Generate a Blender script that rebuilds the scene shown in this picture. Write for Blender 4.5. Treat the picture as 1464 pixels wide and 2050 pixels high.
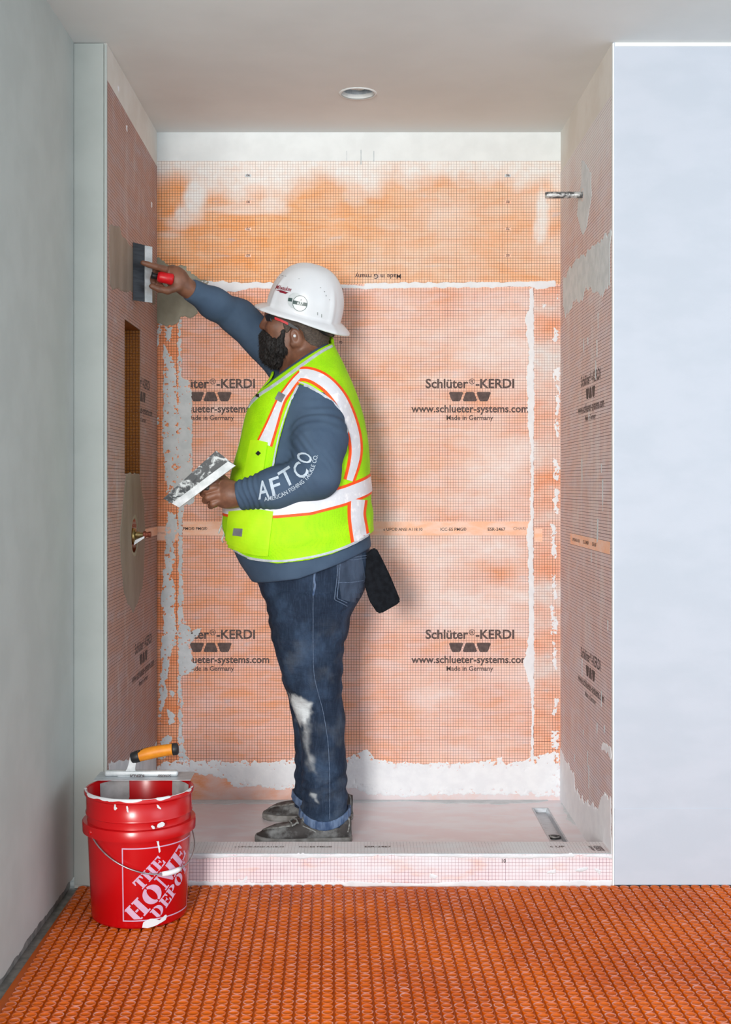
import bpy, bmesh, math, random
import numpy as np
from mathutils import Vector, Matrix
from mathutils.bvhtree import BVHTree

for _o in list(bpy.data.objects):
    bpy.data.objects.remove(_o)
SC = bpy.context.scene
COL = SC.collection
random.seed(7)
RNG = np.random.default_rng(7)

# ------------------------------------------------------------------ camera
F, D0, CX, CY, CZ = 2450.0, 4.562, 713.0, 972.0, 1.193
cam_d = bpy.data.cameras.new('camera')
cam_d.sensor_fit = 'AUTO'
cam_d.sensor_width = 36.0
cam_d.lens = 36.0 * F / 2050.0
cam_d.shift_x = 19.0 / 2050.0
cam_d.shift_y = -53.0 / 2050.0
cam_d.clip_start = 0.05
cam = bpy.data.objects.new('camera', cam_d)
cam.location = (0, -D0, CZ)
cam.rotation_euler = (math.pi / 2, 0, 0)
COL.objects.link(cam)
SC.camera = cam

# ------------------------------------------------------------------ light
SC.view_settings.view_transform = 'Standard'
SC.view_settings.look = 'None'
SC.view_settings.gamma = 1.0
SC.view_settings.use_curve_mapping = False
SC.view_settings.exposure = 0.97

world = bpy.data.worlds.new('world')
SC.world = world
world.use_nodes = True
bg = world.node_tree.nodes['Background']
bg.inputs[0].default_value = (0.80, 0.90, 1.0, 1)
bg.inputs[1].default_value = 0.80


def area(name, loc, target, sx, sy, power, color):
    l = bpy.data.lights.new(name, 'AREA')
    l.shape = 'RECTANGLE'
    l.size, l.size_y = sx, sy
    l.energy = power
    l.color = color
    o = bpy.data.objects.new(name, l)
    o.location = loc
    d = Vector(target) - Vector(loc)
    o.rotation_euler = d.to_track_quat('-Z', 'Y').to_euler()
    COL.objects.link(o)
    return o


# daylight from a large window, behind the camera and to its left
area('window_daylight', (-1.15, -6.9, 1.55), (0.15, -0.3, 1.0), 0.9, 1.4, 150, (1.0, 0.965, 0.925))
# added cool fill lamp on the right, there to brighten the left wall
area('right_fill', (3.4, -4.6, 1.7), (0.0, -0.6, 1.1), 2.0, 2.2, 14, (0.78, 0.88, 1.0))


# ------------------------------------------------------------------ helpers
def W(px, py, Y):
    """world point that stands at depth Y and is seen at pixel (px, py)"""
    s = F / (Y + D0)
    return np.array([(px - CX) / s, Y, CZ + (CY - py) / s])


OFF = {}


def link(o, parent=None, label=None, cat=None, group=None, kind=None):
    COL.objects.link(o)
    if parent is not None:
        o.parent = parent
        OFF[o.name] = OFF[parent.name]
    if label: o['label'] = label
    if cat: o['category'] = cat
    if group: o['group'] = group
    if kind: o['kind'] = kind
    return o


def thing(name, loc, label, cat, group=None):
    o = bpy.data.objects.new(name, None)
    o.empty_display_size = 0.05
    o.location = loc
    OFF[o.name] = np.array(loc, float)
    return link(o, None, label, cat, group)


def mesh_np(name, V, Fq, smooth=True):
    V = np.asarray(V, float)
    me = bpy.data.meshes.new(name)
    if isinstance(Fq, np.ndarray):
        k = Fq.shape[1]
        n = len(Fq)
        me.vertices.add(len(V))
        me.vertices.foreach_set('co', V.astype(np.float32).ravel())
        me.loops.add(n * k)
        me.loops.foreach_set('vertex_index', Fq.astype(np.int32).ravel())
        me.polygons.add(n)
        me.polygons.foreach_set('loop_start', np.arange(0, n * k, k, dtype=np.int32))
        me.update(calc_edges=True)
    else:
        me.from_pydata([tuple(v) for v in V], [], [tuple(f) for f in Fq])
    if smooth:
        me.polygons.foreach_set('use_smooth', np.ones(len(me.polygons), dtype=bool))
    me.validate()
    return me


def obj(name, V, Fq, mat, parent=None, smooth=True, uv=None, attrs=None, **kw):
    """ONE mesh object from world coordinates, parented to its thing"""
    V = np.asarray(V, float)
    if parent is not None:
        V = V - OFF[parent.name]
    me = mesh_np(name, V, Fq, smooth)
    if uv is not None:
        l = me.uv_layers.new(name='UVMap')
        li = np.zeros(len(me.loops), dtype=np.int32)
        me.loops.foreach_get('vertex_index', li)
        l.data.foreach_set('uv', np.asarray(uv, np.float32)[li].ravel())
    if attrs:
        for k, a in attrs.items():
            at = me.attributes.new(k, 'FLOAT', 'POINT')
            at.data.foreach_set('value', np.asarray(a, np.float32))
    me.materials.append(mat)
    o = bpy.data.objects.new(name, me)
    if parent is None:
        OFF[o.name] = np.zeros(3)
    return link(o, parent, **kw)


def bm_obj(name, bm, mat, parent=None, smooth=False, sharp=None, **kw):
    bmesh.ops.recalc_face_normals(bm, faces=bm.faces)
    if parent is not None:
        bmesh.ops.translate(bm, verts=bm.verts, vec=Vector(-OFF[parent.name]))
    me = bpy.data.meshes.new(name)
    bm.to_mesh(me)
    bm.free()
    if smooth:
        me.polygons.foreach_set('use_smooth', np.ones(len(me.polygons), dtype=bool))
        if sharp:
            me.set_sharp_from_angle(angle=math.radians(sharp))
    me.materials.append(mat)
    o = bpy.data.objects.new(name, me)
    if parent is None:
        OFF[o.name] = np.zeros(3)
    return link(o, parent, **kw)


def add_box(bm, lo, hi, bevel=0.0, seg=2):
    r = bmesh.ops.create_cube(bm, size=1.0)
    lo, hi = Vector(lo), Vector(hi)
    for v in r['verts']:
        v.co = Vector(((v.co.x + .5) * (hi.x - lo.x) + lo.x, (v.co.y + .5) * (hi.y - lo.y) + lo.y,
                       (v.co.z + .5) * (hi.z - lo.z) + lo.z))
    if bevel:
        es = list({e for v in r['verts'] for e in v.link_edges})
        bmesh.ops.bevel(bm, geom=es, offset=bevel, segments=seg, affect='EDGES', profile=0.5)
    return r['verts']


def tube(pts, radii, seg=10, cap=True, closed=False):
    """tube along a polyline; returns V, F"""
    pts = np.asarray(pts, float)
    n = len(pts)
    radii = np.broadcast_to(np.asarray(radii, float), (n,))
    V, Fc = [], []
    prev = None
    for i in range(n):
        t = pts[min(i + 1, n - 1)] - pts[max(i - 1, 0)]
        t = t / (np.linalg.norm(t) + 1e-12)
        a = np.array([0, 0, 1.0]) if prev is None else prev
        if abs(np.dot(a, t)) > 0.95:
            a = np.array([1.0, 0, 0])
        x = a - t * np.dot(a, t)
        x /= np.linalg.norm(x)
        prev = x
        y = np.cross(t, x)
        for k in range(seg):
            an = 2 * math.pi * k / seg
            V.append(pts[i] + radii[i] * (math.cos(an) * x + math.sin(an) * y))
    for i in range(n - 1):
        for k in range(seg):
            a, b = i * seg + k, i * seg + (k + 1) % seg
            Fc.append((a, b, b + seg, a + seg))
    if cap:
        Fc.append(tuple(range(seg))[::-1])
        Fc.append(tuple((n - 1) * seg + k for k in range(seg)))
    return np.array(V), Fc


def lathe(profile, center, axis='Z', seg=32, close=False):
    """profile [(r, h)] revolved about an axis through center"""
    c = np.asarray(center, float)
    if isinstance(axis, str):
        ax = {'X': np.array([1., 0, 0]), 'Y': np.array([0, 1., 0]), 'Z': np.array([0, 0, 1.])}[axis]
    else:
        ax = np.asarray(axis, float)
        ax = ax / np.linalg.norm(ax)
    a = np.array([0, 0, 1.]) if abs(ax[2]) < 0.9 else np.array([1., 0, 0])
    x = np.cross(a, ax)
    x /= np.linalg.norm(x)
    y = np.cross(ax, x)
    V, Fc = [], []
    for (r, h) in profile:
        for k in range(seg):
            t = 2 * math.pi * k / seg
            V.append(c + ax * h + r * (math.cos(t) * x + math.sin(t) * y))
    m = len(profile)
    for i in range(m - 1 + (1 if close else 0)):
        j = (i + 1) % m
        for k in range(seg):
            k2 = (k + 1) % seg
            Fc.append((i * seg + k, i * seg + k2, j * seg + k2, j * seg + k))
    return np.array(V), Fc


def join(parts):
    V, Fc, o = [], [], 0
    for v, f in parts:
        V.append(np.asarray(v, float))
        Fc += [tuple(int(i) + o for i in q) for q in f]
        o += len(v)
    return np.vstack(V), Fc


# value noise in numpy
_PERM = RNG.permutation(4096).astype(np.int64)
_VAL = RNG.random(4096)


def vnoise(P, scale=1.0, seed=0):
    P = np.asarray(P, float) * scale + seed * 17.31
    i = np.floor(P).astype(np.int64)
    f = P - i
    f = f * f * (3 - 2 * f)
    out = 0
    dims = P.shape[1]
    for c in range(1 << dims):
        w = 1.0
        h = np.zeros(len(P), dtype=np.int64)
        for d in range(dims):
            b = (c >> d) & 1
            w = w * (f[:, d] if b else 1 - f[:, d])
            h = _PERM[(h + i[:, d] + b) & 4095]
        out = out + w * _VAL[h]
    return out * 2 - 1


def fbm(P, scale, octaves=3, seed=0, gain=0.5):
    s, a, o = scale, 1.0, 0
    for k in range(octaves):
        o = o + a * vnoise(P, s, seed + k)
        s *= 2.03
        a *= gain
    return o


# ------------------------------------------------------------------ materials
class NB:
    def __init__(self, name):
        self.m = bpy.data.materials.new(name)
        self.m.use_nodes = True
        self.t = self.m.node_tree
        self.b = self.t.nodes['Principled BSDF']

    def n(self, typ, **kw):
        nd = self.t.nodes.new(typ)
        for k, v in kw.items():
            setattr(nd, k, v)
        return nd

    def set(self, sock, v):
        if isinstance(v, bpy.types.NodeSocket):
            self.t.links.new(v, sock)
        else:
            sock.default_value = v

    def math(self, op, a, b=0.0, c=0.0, clamp=False):
        nd = self.n('ShaderNodeMath', operation=op, use_clamp=clamp)
        self.set(nd.inputs[0], a)
        self.set(nd.inputs[1], b)
        if op in ('MULTIPLY_ADD', 'COMPARE', 'SMOOTH_MIN', 'WRAP'):
            self.set(nd.inputs[2], c)
        return nd.outputs[0]

    def mix(self, f, a, b):
        nd = self.n('ShaderNodeMix', data_type='RGBA')
        self.set(nd.inputs[0], f)
        self.set(nd.inputs[6], a if isinstance(a, bpy.types.NodeSocket) else (*a, 1))
        self.set(nd.inputs[7], b if isinstance(b, bpy.types.NodeSocket) else (*b, 1))
        return nd.outputs[2]

    def coord(self, which='Object'):
        return self.n('ShaderNodeTexCoord').outputs[which]

    def scaled(self, v, sc):
        nd = self.n('ShaderNodeMapping')
        self.set(nd.inputs[0], v)
        nd.inputs[3].default_value = sc
        return nd.outputs[0]

    def noise(self, vec, scale, detail=3.0, rough=0.55, dist=0.0):
        nd = self.n('ShaderNodeTexNoise')
        self.set(nd.inputs['Vector'], vec)
        nd.inputs['Scale'].default_value = scale
        nd.inputs['Detail'].default_value = detail
        nd.inputs['Roughness'].default_value = rough
        nd.inputs['Distortion'].default_value = dist
        return nd.outputs[0]

    def ramp(self, v, a, b):
        nd = self.n('ShaderNodeMapRange')
        nd.interpolation_type = 'SMOOTHSTEP'
        self.set(nd.inputs[0], v)
        nd.inputs[1].default_value = a
        nd.inputs[2].default_value = b
        return nd.outputs[0]

    def attr(self, name):
        nd = self.n('ShaderNodeAttribute')
        nd.attribute_name = name
        return nd.outputs['Fac']

    def bump(self, h, strength=0.3, dist=0.002):
        nd = self.n('ShaderNodeBump')
        nd.inputs['Strength'].default_value = strength
        nd.inputs['Distance'].default_value = dist
        self.set(nd.inputs['Height'], h)
        self.t.links.new(nd.outputs[0], self.b.inputs['Normal'])

    def done(self, color=None, rough=0.6, metal=0.0, spec=None):
        if color is not None:
            self.set(self.b.inputs['Base Color'], color if isinstance(color, bpy.types.NodeSocket) else (*color, 1))
        self.set(self.b.inputs['Roughness'], rough)
        self.set(self.b.inputs['Metallic'], metal)
        if spec is not None:
            self.b.inputs['Specular IOR Level'].default_value = spec
        return self.m


def srgb(r, g, b):
    f = lambda c: (c / 255 / 12.92) if c <= 10 else ((c / 255 + 0.055) / 1.055) ** 2.4
    return (f(r), f(g), f(b))


def speckled(name, c1, c2, scale=20, rough=0.6, metal=0.0, bump=0.15, bdist=0.001, stretch=(1, 1, 1), lo=0.35, hi=0.65, spec=None, bscale=None):
    nb = NB(name)
    v = nb.scaled(nb.coord(), stretch)
    n = nb.noise(v, scale, 4)
    c = nb.mix(nb.ramp(n, lo, hi), c1, c2)
    if bump:
        nb.bump(nb.noise(v, bscale or scale * 3, 3), bump, bdist)
    return nb.done(c, rough, metal, spec)


def membrane(name, c_or, c_pk, c_ln, line=0.058, lite=(0.80, 0.82, 0.82), line_alpha=1.0, dust=0.0, pink_lo=0.38, pink_hi=0.66):
    nb = NB(name)
    uv = nb.coord('UV')
    sep = nb.n('ShaderNodeSeparateXYZ')
    nb.set(sep.inputs[0], uv)
    u, v = sep.outputs[0], sep.outputs[1]

    def lines(c, pitch, w):
        a = nb.math('FRACT', nb.math('DIVIDE', c, pitch))
        a = nb.math('ABSOLUTE', nb.math('SUBTRACT', a, 0.5))
        return nb.math('LESS_THAN', a, w)
    g = nb.math('MAXIMUM', lines(u, 0.01, line), lines(v, 0.01, line))
    u5, v5 = nb.math('ADD', u, 0.005), nb.math('ADD', v, 0.005)
    g10 = nb.math('MAXIMUM', lines(u5, 0.1, line * 0.12), lines(v5, 0.1, line * 0.12))
    wear = nb.ramp(nb.noise(uv, 9, 5, 0.7), 0.25, 0.55)
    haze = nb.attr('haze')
    streak = nb.noise(nb.scaled(uv, (8.0, 22.0, 1)), 1.0, 5, 0.66, 0.4)
    cloud = nb.noise(nb.scaled(uv, (1.6, 1.9, 1)), 1.0, 2)
    t = nb.math('ADD', nb.math('MULTIPLY', streak, 0.75), nb.math('MULTIPLY', cloud, 0.25))
    base = nb.mix(nb.ramp(t, pink_lo, pink_hi), c_or, c_pk)
    blue = nb.ramp(nb.noise(nb.scaled(uv, (9.0, 22.0, 1)), 1.0, 3, 0.6), 0.62, 0.74)
    base = nb.mix(nb.math('MULTIPLY', blue, 0.45), base, (0.58, 0.54, 0.60))
    fleece = nb.noise(nb.scaled(uv, (160, 420, 1)), 1.0, 2)
    base = nb.mix(nb.math('MULTIPLY', nb.ramp(fleece, 0.5, 0.8), 0.22), base, (0.75, 0.72, 0.72))
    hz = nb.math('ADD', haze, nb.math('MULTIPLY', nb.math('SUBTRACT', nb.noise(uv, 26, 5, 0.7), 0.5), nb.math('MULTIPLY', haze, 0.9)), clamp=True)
    if dust:
        hz = nb.math('MAXIMUM', hz, nb.math('MULTIPLY', nb.ramp(nb.noise(nb.scaled(uv, (14, 3, 1)), 1.0, 5, 0.7), 0.5, 0.78), dust))
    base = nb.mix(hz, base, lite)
    la = nb.math('MULTIPLY', nb.math('MULTIPLY_ADD', wear, 0.4, 0.6), nb.math('MULTIPLY_ADD', hz, -0.5, 1.0))
    la = nb.math('MULTIPLY', la, line_alpha)
    col = nb.mix(nb.math('MULTIPLY', nb.math('MAXIMUM', g, nb.math('MULTIPLY', g10, 1.1)), la), base, c_ln)
    nb.bump(nb.noise(nb.scaled(uv, (300, 300, 1)), 1.0, 2), 0.15, 0.0006)
    return nb.done(col, 0.62, 0, 0.35)


M = {}
M['board'] = membrane('orange membrane', srgb(248, 170, 124), srgb(246, 202, 190), srgb(96, 52, 52), lite=srgb(247, 236, 232), pink_lo=0.3, pink_hi=0.72)
M['board_top'] = membrane('upper orange membrane', srgb(250, 168, 98), srgb(250, 202, 162), srgb(96, 54, 46), lite=srgb(242, 240, 236), pink_lo=0.32, pink_hi=0.74)
M['band'] = membrane('orange membrane band', srgb(246, 150, 92), srgb(248, 176, 136), srgb(96, 42, 34), line=0.062)
M['board_shaded'] = membrane('side wall membrane', srgb(192, 148, 132), srgb(188, 160, 156), srgb(70, 46, 46), line=0.07, dust=0.35)  # left wall's copy of the membrane, its shade put into the colour
M['board_lit'] = membrane('right side wall membrane', srgb(232, 202, 196), srgb(230, 214, 218), srgb(84, 56, 64), line=0.076, lite=srgb(232, 232, 232), dust=0.35)  # right wall's copy, made paler in colour for the light on that side
M['foot'] = membrane('plain foot membrane', srgb(232, 146, 92), srgb(238, 190, 172), srgb(96, 66, 72), line=0.05, lite=srgb(226, 214, 216), line_alpha=0.0)
M['curb_front'] = membrane('whitened curb membrane', srgb(238, 178, 156), srgb(232, 208, 212), srgb(122, 90, 102), line=0.048, lite=srgb(224, 221, 225), dust=0.85, pink_lo=0.3, pink_hi=0.5)
M['curb_top'] = membrane('greyed curb membrane', srgb(220, 206, 206), srgb(218, 216, 218), srgb(100, 90, 102), line=0.05, lite=srgb(222, 226, 228), dust=0.9, line_alpha=0.6)
M['strip'] = speckled('plain orange strip', srgb(249, 190, 154), srgb(249, 210, 192), 14, 0.6, stretch=(1, 1, 3))
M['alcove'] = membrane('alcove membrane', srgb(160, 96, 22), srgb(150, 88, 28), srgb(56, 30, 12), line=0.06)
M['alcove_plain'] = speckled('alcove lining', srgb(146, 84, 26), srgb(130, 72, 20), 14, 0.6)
M['drywall'] = speckled('grey primed drywall', srgb(184, 190, 186), srgb(178, 184, 180), 6, 0.85, bump=0.12, bdist=0.0008, bscale=160)
M['white_wall'] = speckled('white primed wall', srgb(184, 190, 200), srgb(179, 186, 196), 5, 0.75, bump=0.12, bdist=0.0008, bscale=180, stretch=(1, 1, 2))
M['ceil'] = speckled('white ceiling', srgb(226, 229, 228), srgb(221, 224, 223), 3, 0.9, bump=0.06, bscale=120)
M['plaster'] = speckled('white plaster', srgb(234, 239, 239), srgb(226, 231, 231), 8, 0.8, bump=0.2, bscale=60)
M['side_plaster'] = speckled('side wall plaster', srgb(214, 210, 202), srgb(222, 220, 214), 7, 0.8, bump=0.2, bscale=60)
M['mortar'] = speckled('dry pale mortar', srgb(200, 208, 212), srgb(214, 220, 224), 22, 0.85, bump=0.5, bdist=0.0012, bscale=120)
M['mortar_white'] = speckled('dry white mortar', srgb(238, 240, 243), srgb(231, 233, 237), 18, 0.8, bump=0.5, bdist=0.0015, bscale=90)
M['mortar_wet'] = speckled('wet olive grey mortar', srgb(158, 155, 136), srgb(145, 142, 124), 12, 0.5, bump=0.35, bdist=0.001, bscale=60)
M['mortar_taupe'] = speckled('wet taupe mortar', srgb(136, 124, 112), srgb(150, 138, 126), 12, 0.6, bump=0.3, bscale=60, stretch=(1, 1, 0.3))
M['print'] = speckled('grey printed ink', srgb(78, 62, 60), srgb(98, 80, 76), 60, 0.7, bump=0)
M['print_dark'] = speckled('dark printed ink', srgb(62, 50, 52), srgb(84, 70, 70), 60, 0.7, bump=0)
M['print_faint'] = speckled('faint printed ink', srgb(176, 140, 130), srgb(190, 158, 148), 60, 0.7, bump=0)
M['pan'] = None
nb = NB('shower pan membrane')
co = nb.coord()
n1 = nb.noise(nb.scaled(co, (2.2, 5, 1)), 1.6, 5, 0.62)
n2 = nb.noise(co, 5, 4)
c = nb.mix(nb.ramp(n1, 0.42, 0.62), srgb(228, 216, 220), srgb(230, 229, 234))
c = nb.mix(nb.math('MULTIPLY', nb.ramp(n2, 0.55, 0.75), 0.6), c, srgb(236, 237, 239))
nb.bump(nb.noise(co, 60, 3), 0.15, 0.001)
M['pan'] = nb.done(c, 0.3)
M['concrete'] = speckled('grey concrete', srgb(140, 138, 132), srgb(112, 112, 108), 30, 0.9, bump=0.4, bscale=70)
M['gap'] = speckled('dark joint', srgb(58, 62, 66), srgb(84, 88, 90), 40, 0.9)
M['steel'] = speckled('brushed steel', srgb(196, 202, 208), srgb(172, 178, 184), 30, 0.4, 0.45, bump=0.1, stretch=(1, 8, 1))
M['black'] = speckled('black plastic', srgb(24, 25, 27), srgb(34, 35, 38), 30, 0.5)
M['brass'] = speckled('brass', srgb(176, 150, 96), srgb(130, 112, 76), 60, 0.35, 0.9)
M['copper'] = speckled('copper red', srgb(160, 92, 72), srgb(130, 70, 54), 60, 0.4, 0.6)
M['galv'] = speckled('galvanised pipe', srgb(206, 208, 208), srgb(96, 98, 100), 55, 0.4, 0.5, bump=0.4, bdist=0.002, lo=0.42, hi=0.58)
M['white_plastic'] = speckled('white plastic', srgb(232, 234, 236), srgb(222, 224, 228), 20, 0.4, bump=0.05)
M['pencil'] = speckled('pencil line', srgb(186, 196, 200), srgb(206, 212, 214), 80, 0.8, bump=0)
M['mortar_curb'] = speckled('curb mortar', srgb(206, 208, 211), srgb(216, 218, 221), 18, 0.8, bump=0.4, bdist=0.0012, bscale=90)
# ------------------------------------------------------------------ planes of the room
class Plane:
    def __init__(s, O, u, v, n):
        s.O, s.u, s.v, s.n = (np.array(a, float) for a in (O, u, v, n))

    def pt(s, uv, h=0.0):
        uv = np.atleast_2d(np.asarray(uv, float))
        h = np.broadcast_to(np.asarray(h, float), (len(uv),))
        return s.O + uv[:, :1] * s.u + uv[:, 1:2] * s.v + h[:, None] * s.n

    def px(s, x, y):
        o = np.array([0, -D0, CZ])
        d = np.array([(x - CX) / F, 1.0, (CY - y) / F])
        t = np.dot(s.O - o, s.n) / np.dot(d, s.n)
        p = o + d * t - s.O
        return (np.dot(p, s.u), np.dot(p, s.v))

    def poly(s, pts):
        return np.array([s.px(*p) for p in pts])


XL, XR, YF = -0.742, 0.763, -0.916          # shower side faces and the front plane of its walls
XW, ZC, ZP = -0.840, 2.510, 0.020           # room left wall, ceiling, shower pan
BACK = Plane((0, 0, 0), (1, 0, 0), (0, 0, 1), (0, -1, 0))
LEFT = Plane((XL, 0, 0), (0, 1, 0), (0, 0, 1), (1, 0, 0))
RIGHT = Plane((XR, 0, 0), (0, -1, 0), (0, 0, 1), (-1, 0, 0))
CURBF = Plane((0, YF - 0.004, 0), (1, 0, 0), (0, 0, 1), (0, -1, 0))
CURBT = Plane((0, 0, 0.097), (1, 0, 0), (0, 1, 0), (0, 0, 1))
PAN = Plane((0, 0, ZP), (1, 0, 0), (0, 1, 0), (0, 0, 1))
FLOOR = Plane((0, 0, 0), (1, 0, 0), (0, 1, 0), (0, 0, 1))


def sheet(name, pl, outline, mat, parent, h=0.0006, holes=(), **kw):
    bm = bmesh.new()
    edges = []
    for loop in [outline] + list(holes):
        vs = [bm.verts.new(pl.pt(p, h)[0]) for p in loop]
        for i in range(len(vs)):
            edges.append(bm.edges.new((vs[i], vs[(i + 1) % len(vs)])))
    bmesh.ops.triangle_fill(bm, use_beauty=True, use_dissolve=False, edges=edges, normal=Vector(pl.n))
    bm.verts.index_update()
    V = np.array([v.co[:] for v in bm.verts])
    Fc = [tuple(v.index for v in f.verts) for f in bm.faces]
    Fc = [f if np.dot(np.cross(V[f[1]] - V[f[0]], V[f[2]] - V[f[0]]), pl.n) > 0 else f[::-1] for f in Fc]
    bm.free()
    P = V - pl.O
    uv = np.stack([P @ pl.u, P @ pl.v], 1)
    return obj(name, V, Fc, mat, parent, smooth=False, uv=uv + kw.pop('uvoff', np.zeros(2)), **kw)


def grid_sheet(name, pl, u0, u1, v0, v1, step, mat, parent, h=0.0006, haze=None, uvoff=(0, 0), **kw):
    nu, nv = max(2, int((u1 - u0) / step) + 1), max(2, int((v1 - v0) / step) + 1)
    U, Vv = np.meshgrid(np.linspace(u0, u1, nu), np.linspace(v0, v1, nv), indexing='ij')
    uv = np.stack([U.ravel(), Vv.ravel()], 1)
    idx = np.arange(nu * nv).reshape(nu, nv)
    q = np.stack([idx[:-1, :-1], idx[1:, :-1], idx[1:, 1:], idx[:-1, 1:]], -1).reshape(-1, 4)
    at = {'haze': haze(uv)} if haze else None
    return obj(name, pl.pt(uv, h), q, mat, parent, smooth=False, uv=uv + np.array(uvoff), attrs=at, **kw)


def poly_sdf(P, poly):
    d = np.full(len(P), 1e9)
    inside = np.zeros(len(P), bool)
    n = len(poly)
    for i in range(n):
        a, b = poly[i], poly[(i + 1) % n]
        e = b - a
        w = P - a
        t = np.clip((w @ e) / (e @ e + 1e-12), 0, 1)
        d = np.minimum(d, np.sum((w - t[:, None] * e) ** 2, 1))
        c = ((a[1] > P[:, 1]) != (b[1] > P[:, 1]))
        with np.errstate(divide='ignore', invalid='ignore'):
            xi = (b[0] - a[0]) * (P[:, 1] - a[1]) / (b[1] - a[1]) + a[0]
        inside ^= c & (P[:, 0] < xi)
    d = np.sqrt(d)
    return np.where(inside, -d, d)


def mortar(name, pl, polys, mat, parent, rag=0.006, scale=45, step=0.003, thick=0.0016, speck=0.0, seed=0, px=True, aniso=(1, 1), pits=0.0, hole=None, **kw):
    """a smear of mortar: a raised, ragged-edged skin that dips into the wall outside its outline"""
    polys = [pl.poly(p) if px else np.asarray(p, float) for p in polys]
    allp = np.vstack(polys)
    lo, hi = allp.min(0) - rag * 2.5, allp.max(0) + rag * 2.5
    nu, nv = int((hi[0] - lo[0]) / step) + 2, int((hi[1] - lo[1]) / step) + 2
    U, Vv = np.meshgrid(lo[0] + np.arange(nu) * step, lo[1] + np.arange(nv) * step, indexing='ij')
    P = np.stack([U.ravel(), Vv.ravel()], 1)
    d = np.full(len(P), 1e9)
    for p in polys:
        d = np.minimum(d, poly_sdf(P, p))
    A = np.array(aniso)
    d = d + rag * fbm(P * A, scale, 4, seed, 0.62)
    if speck:
        d = np.maximum(d, (speck - 0.0) * 0.02 - 0.02 * np.abs(fbm(P, scale * 2.2, 3, seed + 5)) + np.minimum(0, d + 0.03) * 0.4)
    if pits:
        pn = fbm(P, 110, 3, seed + 31) - .62 - 30 * np.maximum(0, -d - .012)
        d = np.maximum(d, pits * pn)
    if hole:
        d = np.maximum(d, hole[2] - np.hypot(P[:, 0] - hole[0], P[:, 1] - hole[1]))
    h = np.clip(-d * 0.6, -0.0012, thick)
    h = np.where(h > 0.0004, h + 0.0004 * fbm(P, 60, 2, seed + 9), h)
    H = h.reshape(nu, nv)
    mx = np.maximum(np.maximum(H[:-1, :-1], H[1:, :-1]), np.maximum(H[1:, 1:], H[:-1, 1:]))
    keep = mx > 0.0
    idx = np.arange(nu * nv).reshape(nu, nv)
    q = np.stack([idx[:-1, :-1][keep], idx[1:, :-1][keep], idx[1:, 1:][keep], idx[:-1, 1:][keep]], -1)
    if len(q) == 0:
        return None
    used = np.unique(q)
    remap = np.zeros(nu * nv, int)
    remap[used] = np.arange(len(used))
    return obj(name, pl.pt(P[used], h[used] + 0.0006), remap[q], mat, parent, smooth=True, **kw)


_TXT = {}


def text_geo(s, bold=0.0):
    k = (s, bold)
    if k in _TXT:
        return _TXT[k]
    cu = bpy.data.curves.new('t', 'FONT')
    cu.body = s
    cu.size = 1.0
    cu.offset = bold
    cu.resolution_u = 3
    o = bpy.data.objects.new('t', cu)
    COL.objects.link(o)
    bpy.context.view_layer.update()
    me = o.evaluated_get(bpy.context.evaluated_depsgraph_get()).to_mesh()
    V = np.array([v.co[:2] for v in me.vertices]).reshape(-1, 2)
    Fc = [tuple(p.vertices) for p in me.polygons]
    Fc = [f if (V[f[1]][0] - V[f[0]][0]) * (V[f[2]][1] - V[f[0]][1]) - (V[f[1]][1] - V[f[0]][1]) * (V[f[2]][0] - V[f[0]][0]) > 0 else f[::-1] for f in Fc]
    bpy.data.objects.remove(o)
    bpy.data.curves.remove(cu)
    V[:, 0] -= V[:, 0].min()
    _TXT[k] = (V, Fc)
    return _TXT[k]


def text_fit(s, width, bold=0.0, cap=None):
    """text geometry of the given width, baseline at 0, centred at 0"""
    V, Fc = text_geo(s, bold)
    w = V[:, 0].max()
    k = width / w
    ky = k if cap is None else cap / 0.727
    return np.stack([(V[:, 0] - w / 2) * k, V[:, 1] * ky], 1), Fc


def ptext(pl, s, cuv, width, mat, parent, bold=0.012, rot=0.0, cap=None, h=0.0010, name='printed_text', keep=None):
    V, Fc = text_fit(s, width, bold, cap)
    c, si = math.cos(rot), math.sin(rot)
    V = np.stack([V[:, 0] * c - V[:, 1] * si, V[:, 0] * si + V[:, 1] * c], 1) + np.array(cuv)
    if keep:
        cen = lambda f: V[list(f)].mean(0)
        Fc = [f for f in Fc if keep(cen(f))]
    return obj(name, pl.pt(V, h), Fc, mat, parent, smooth=False)


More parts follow.
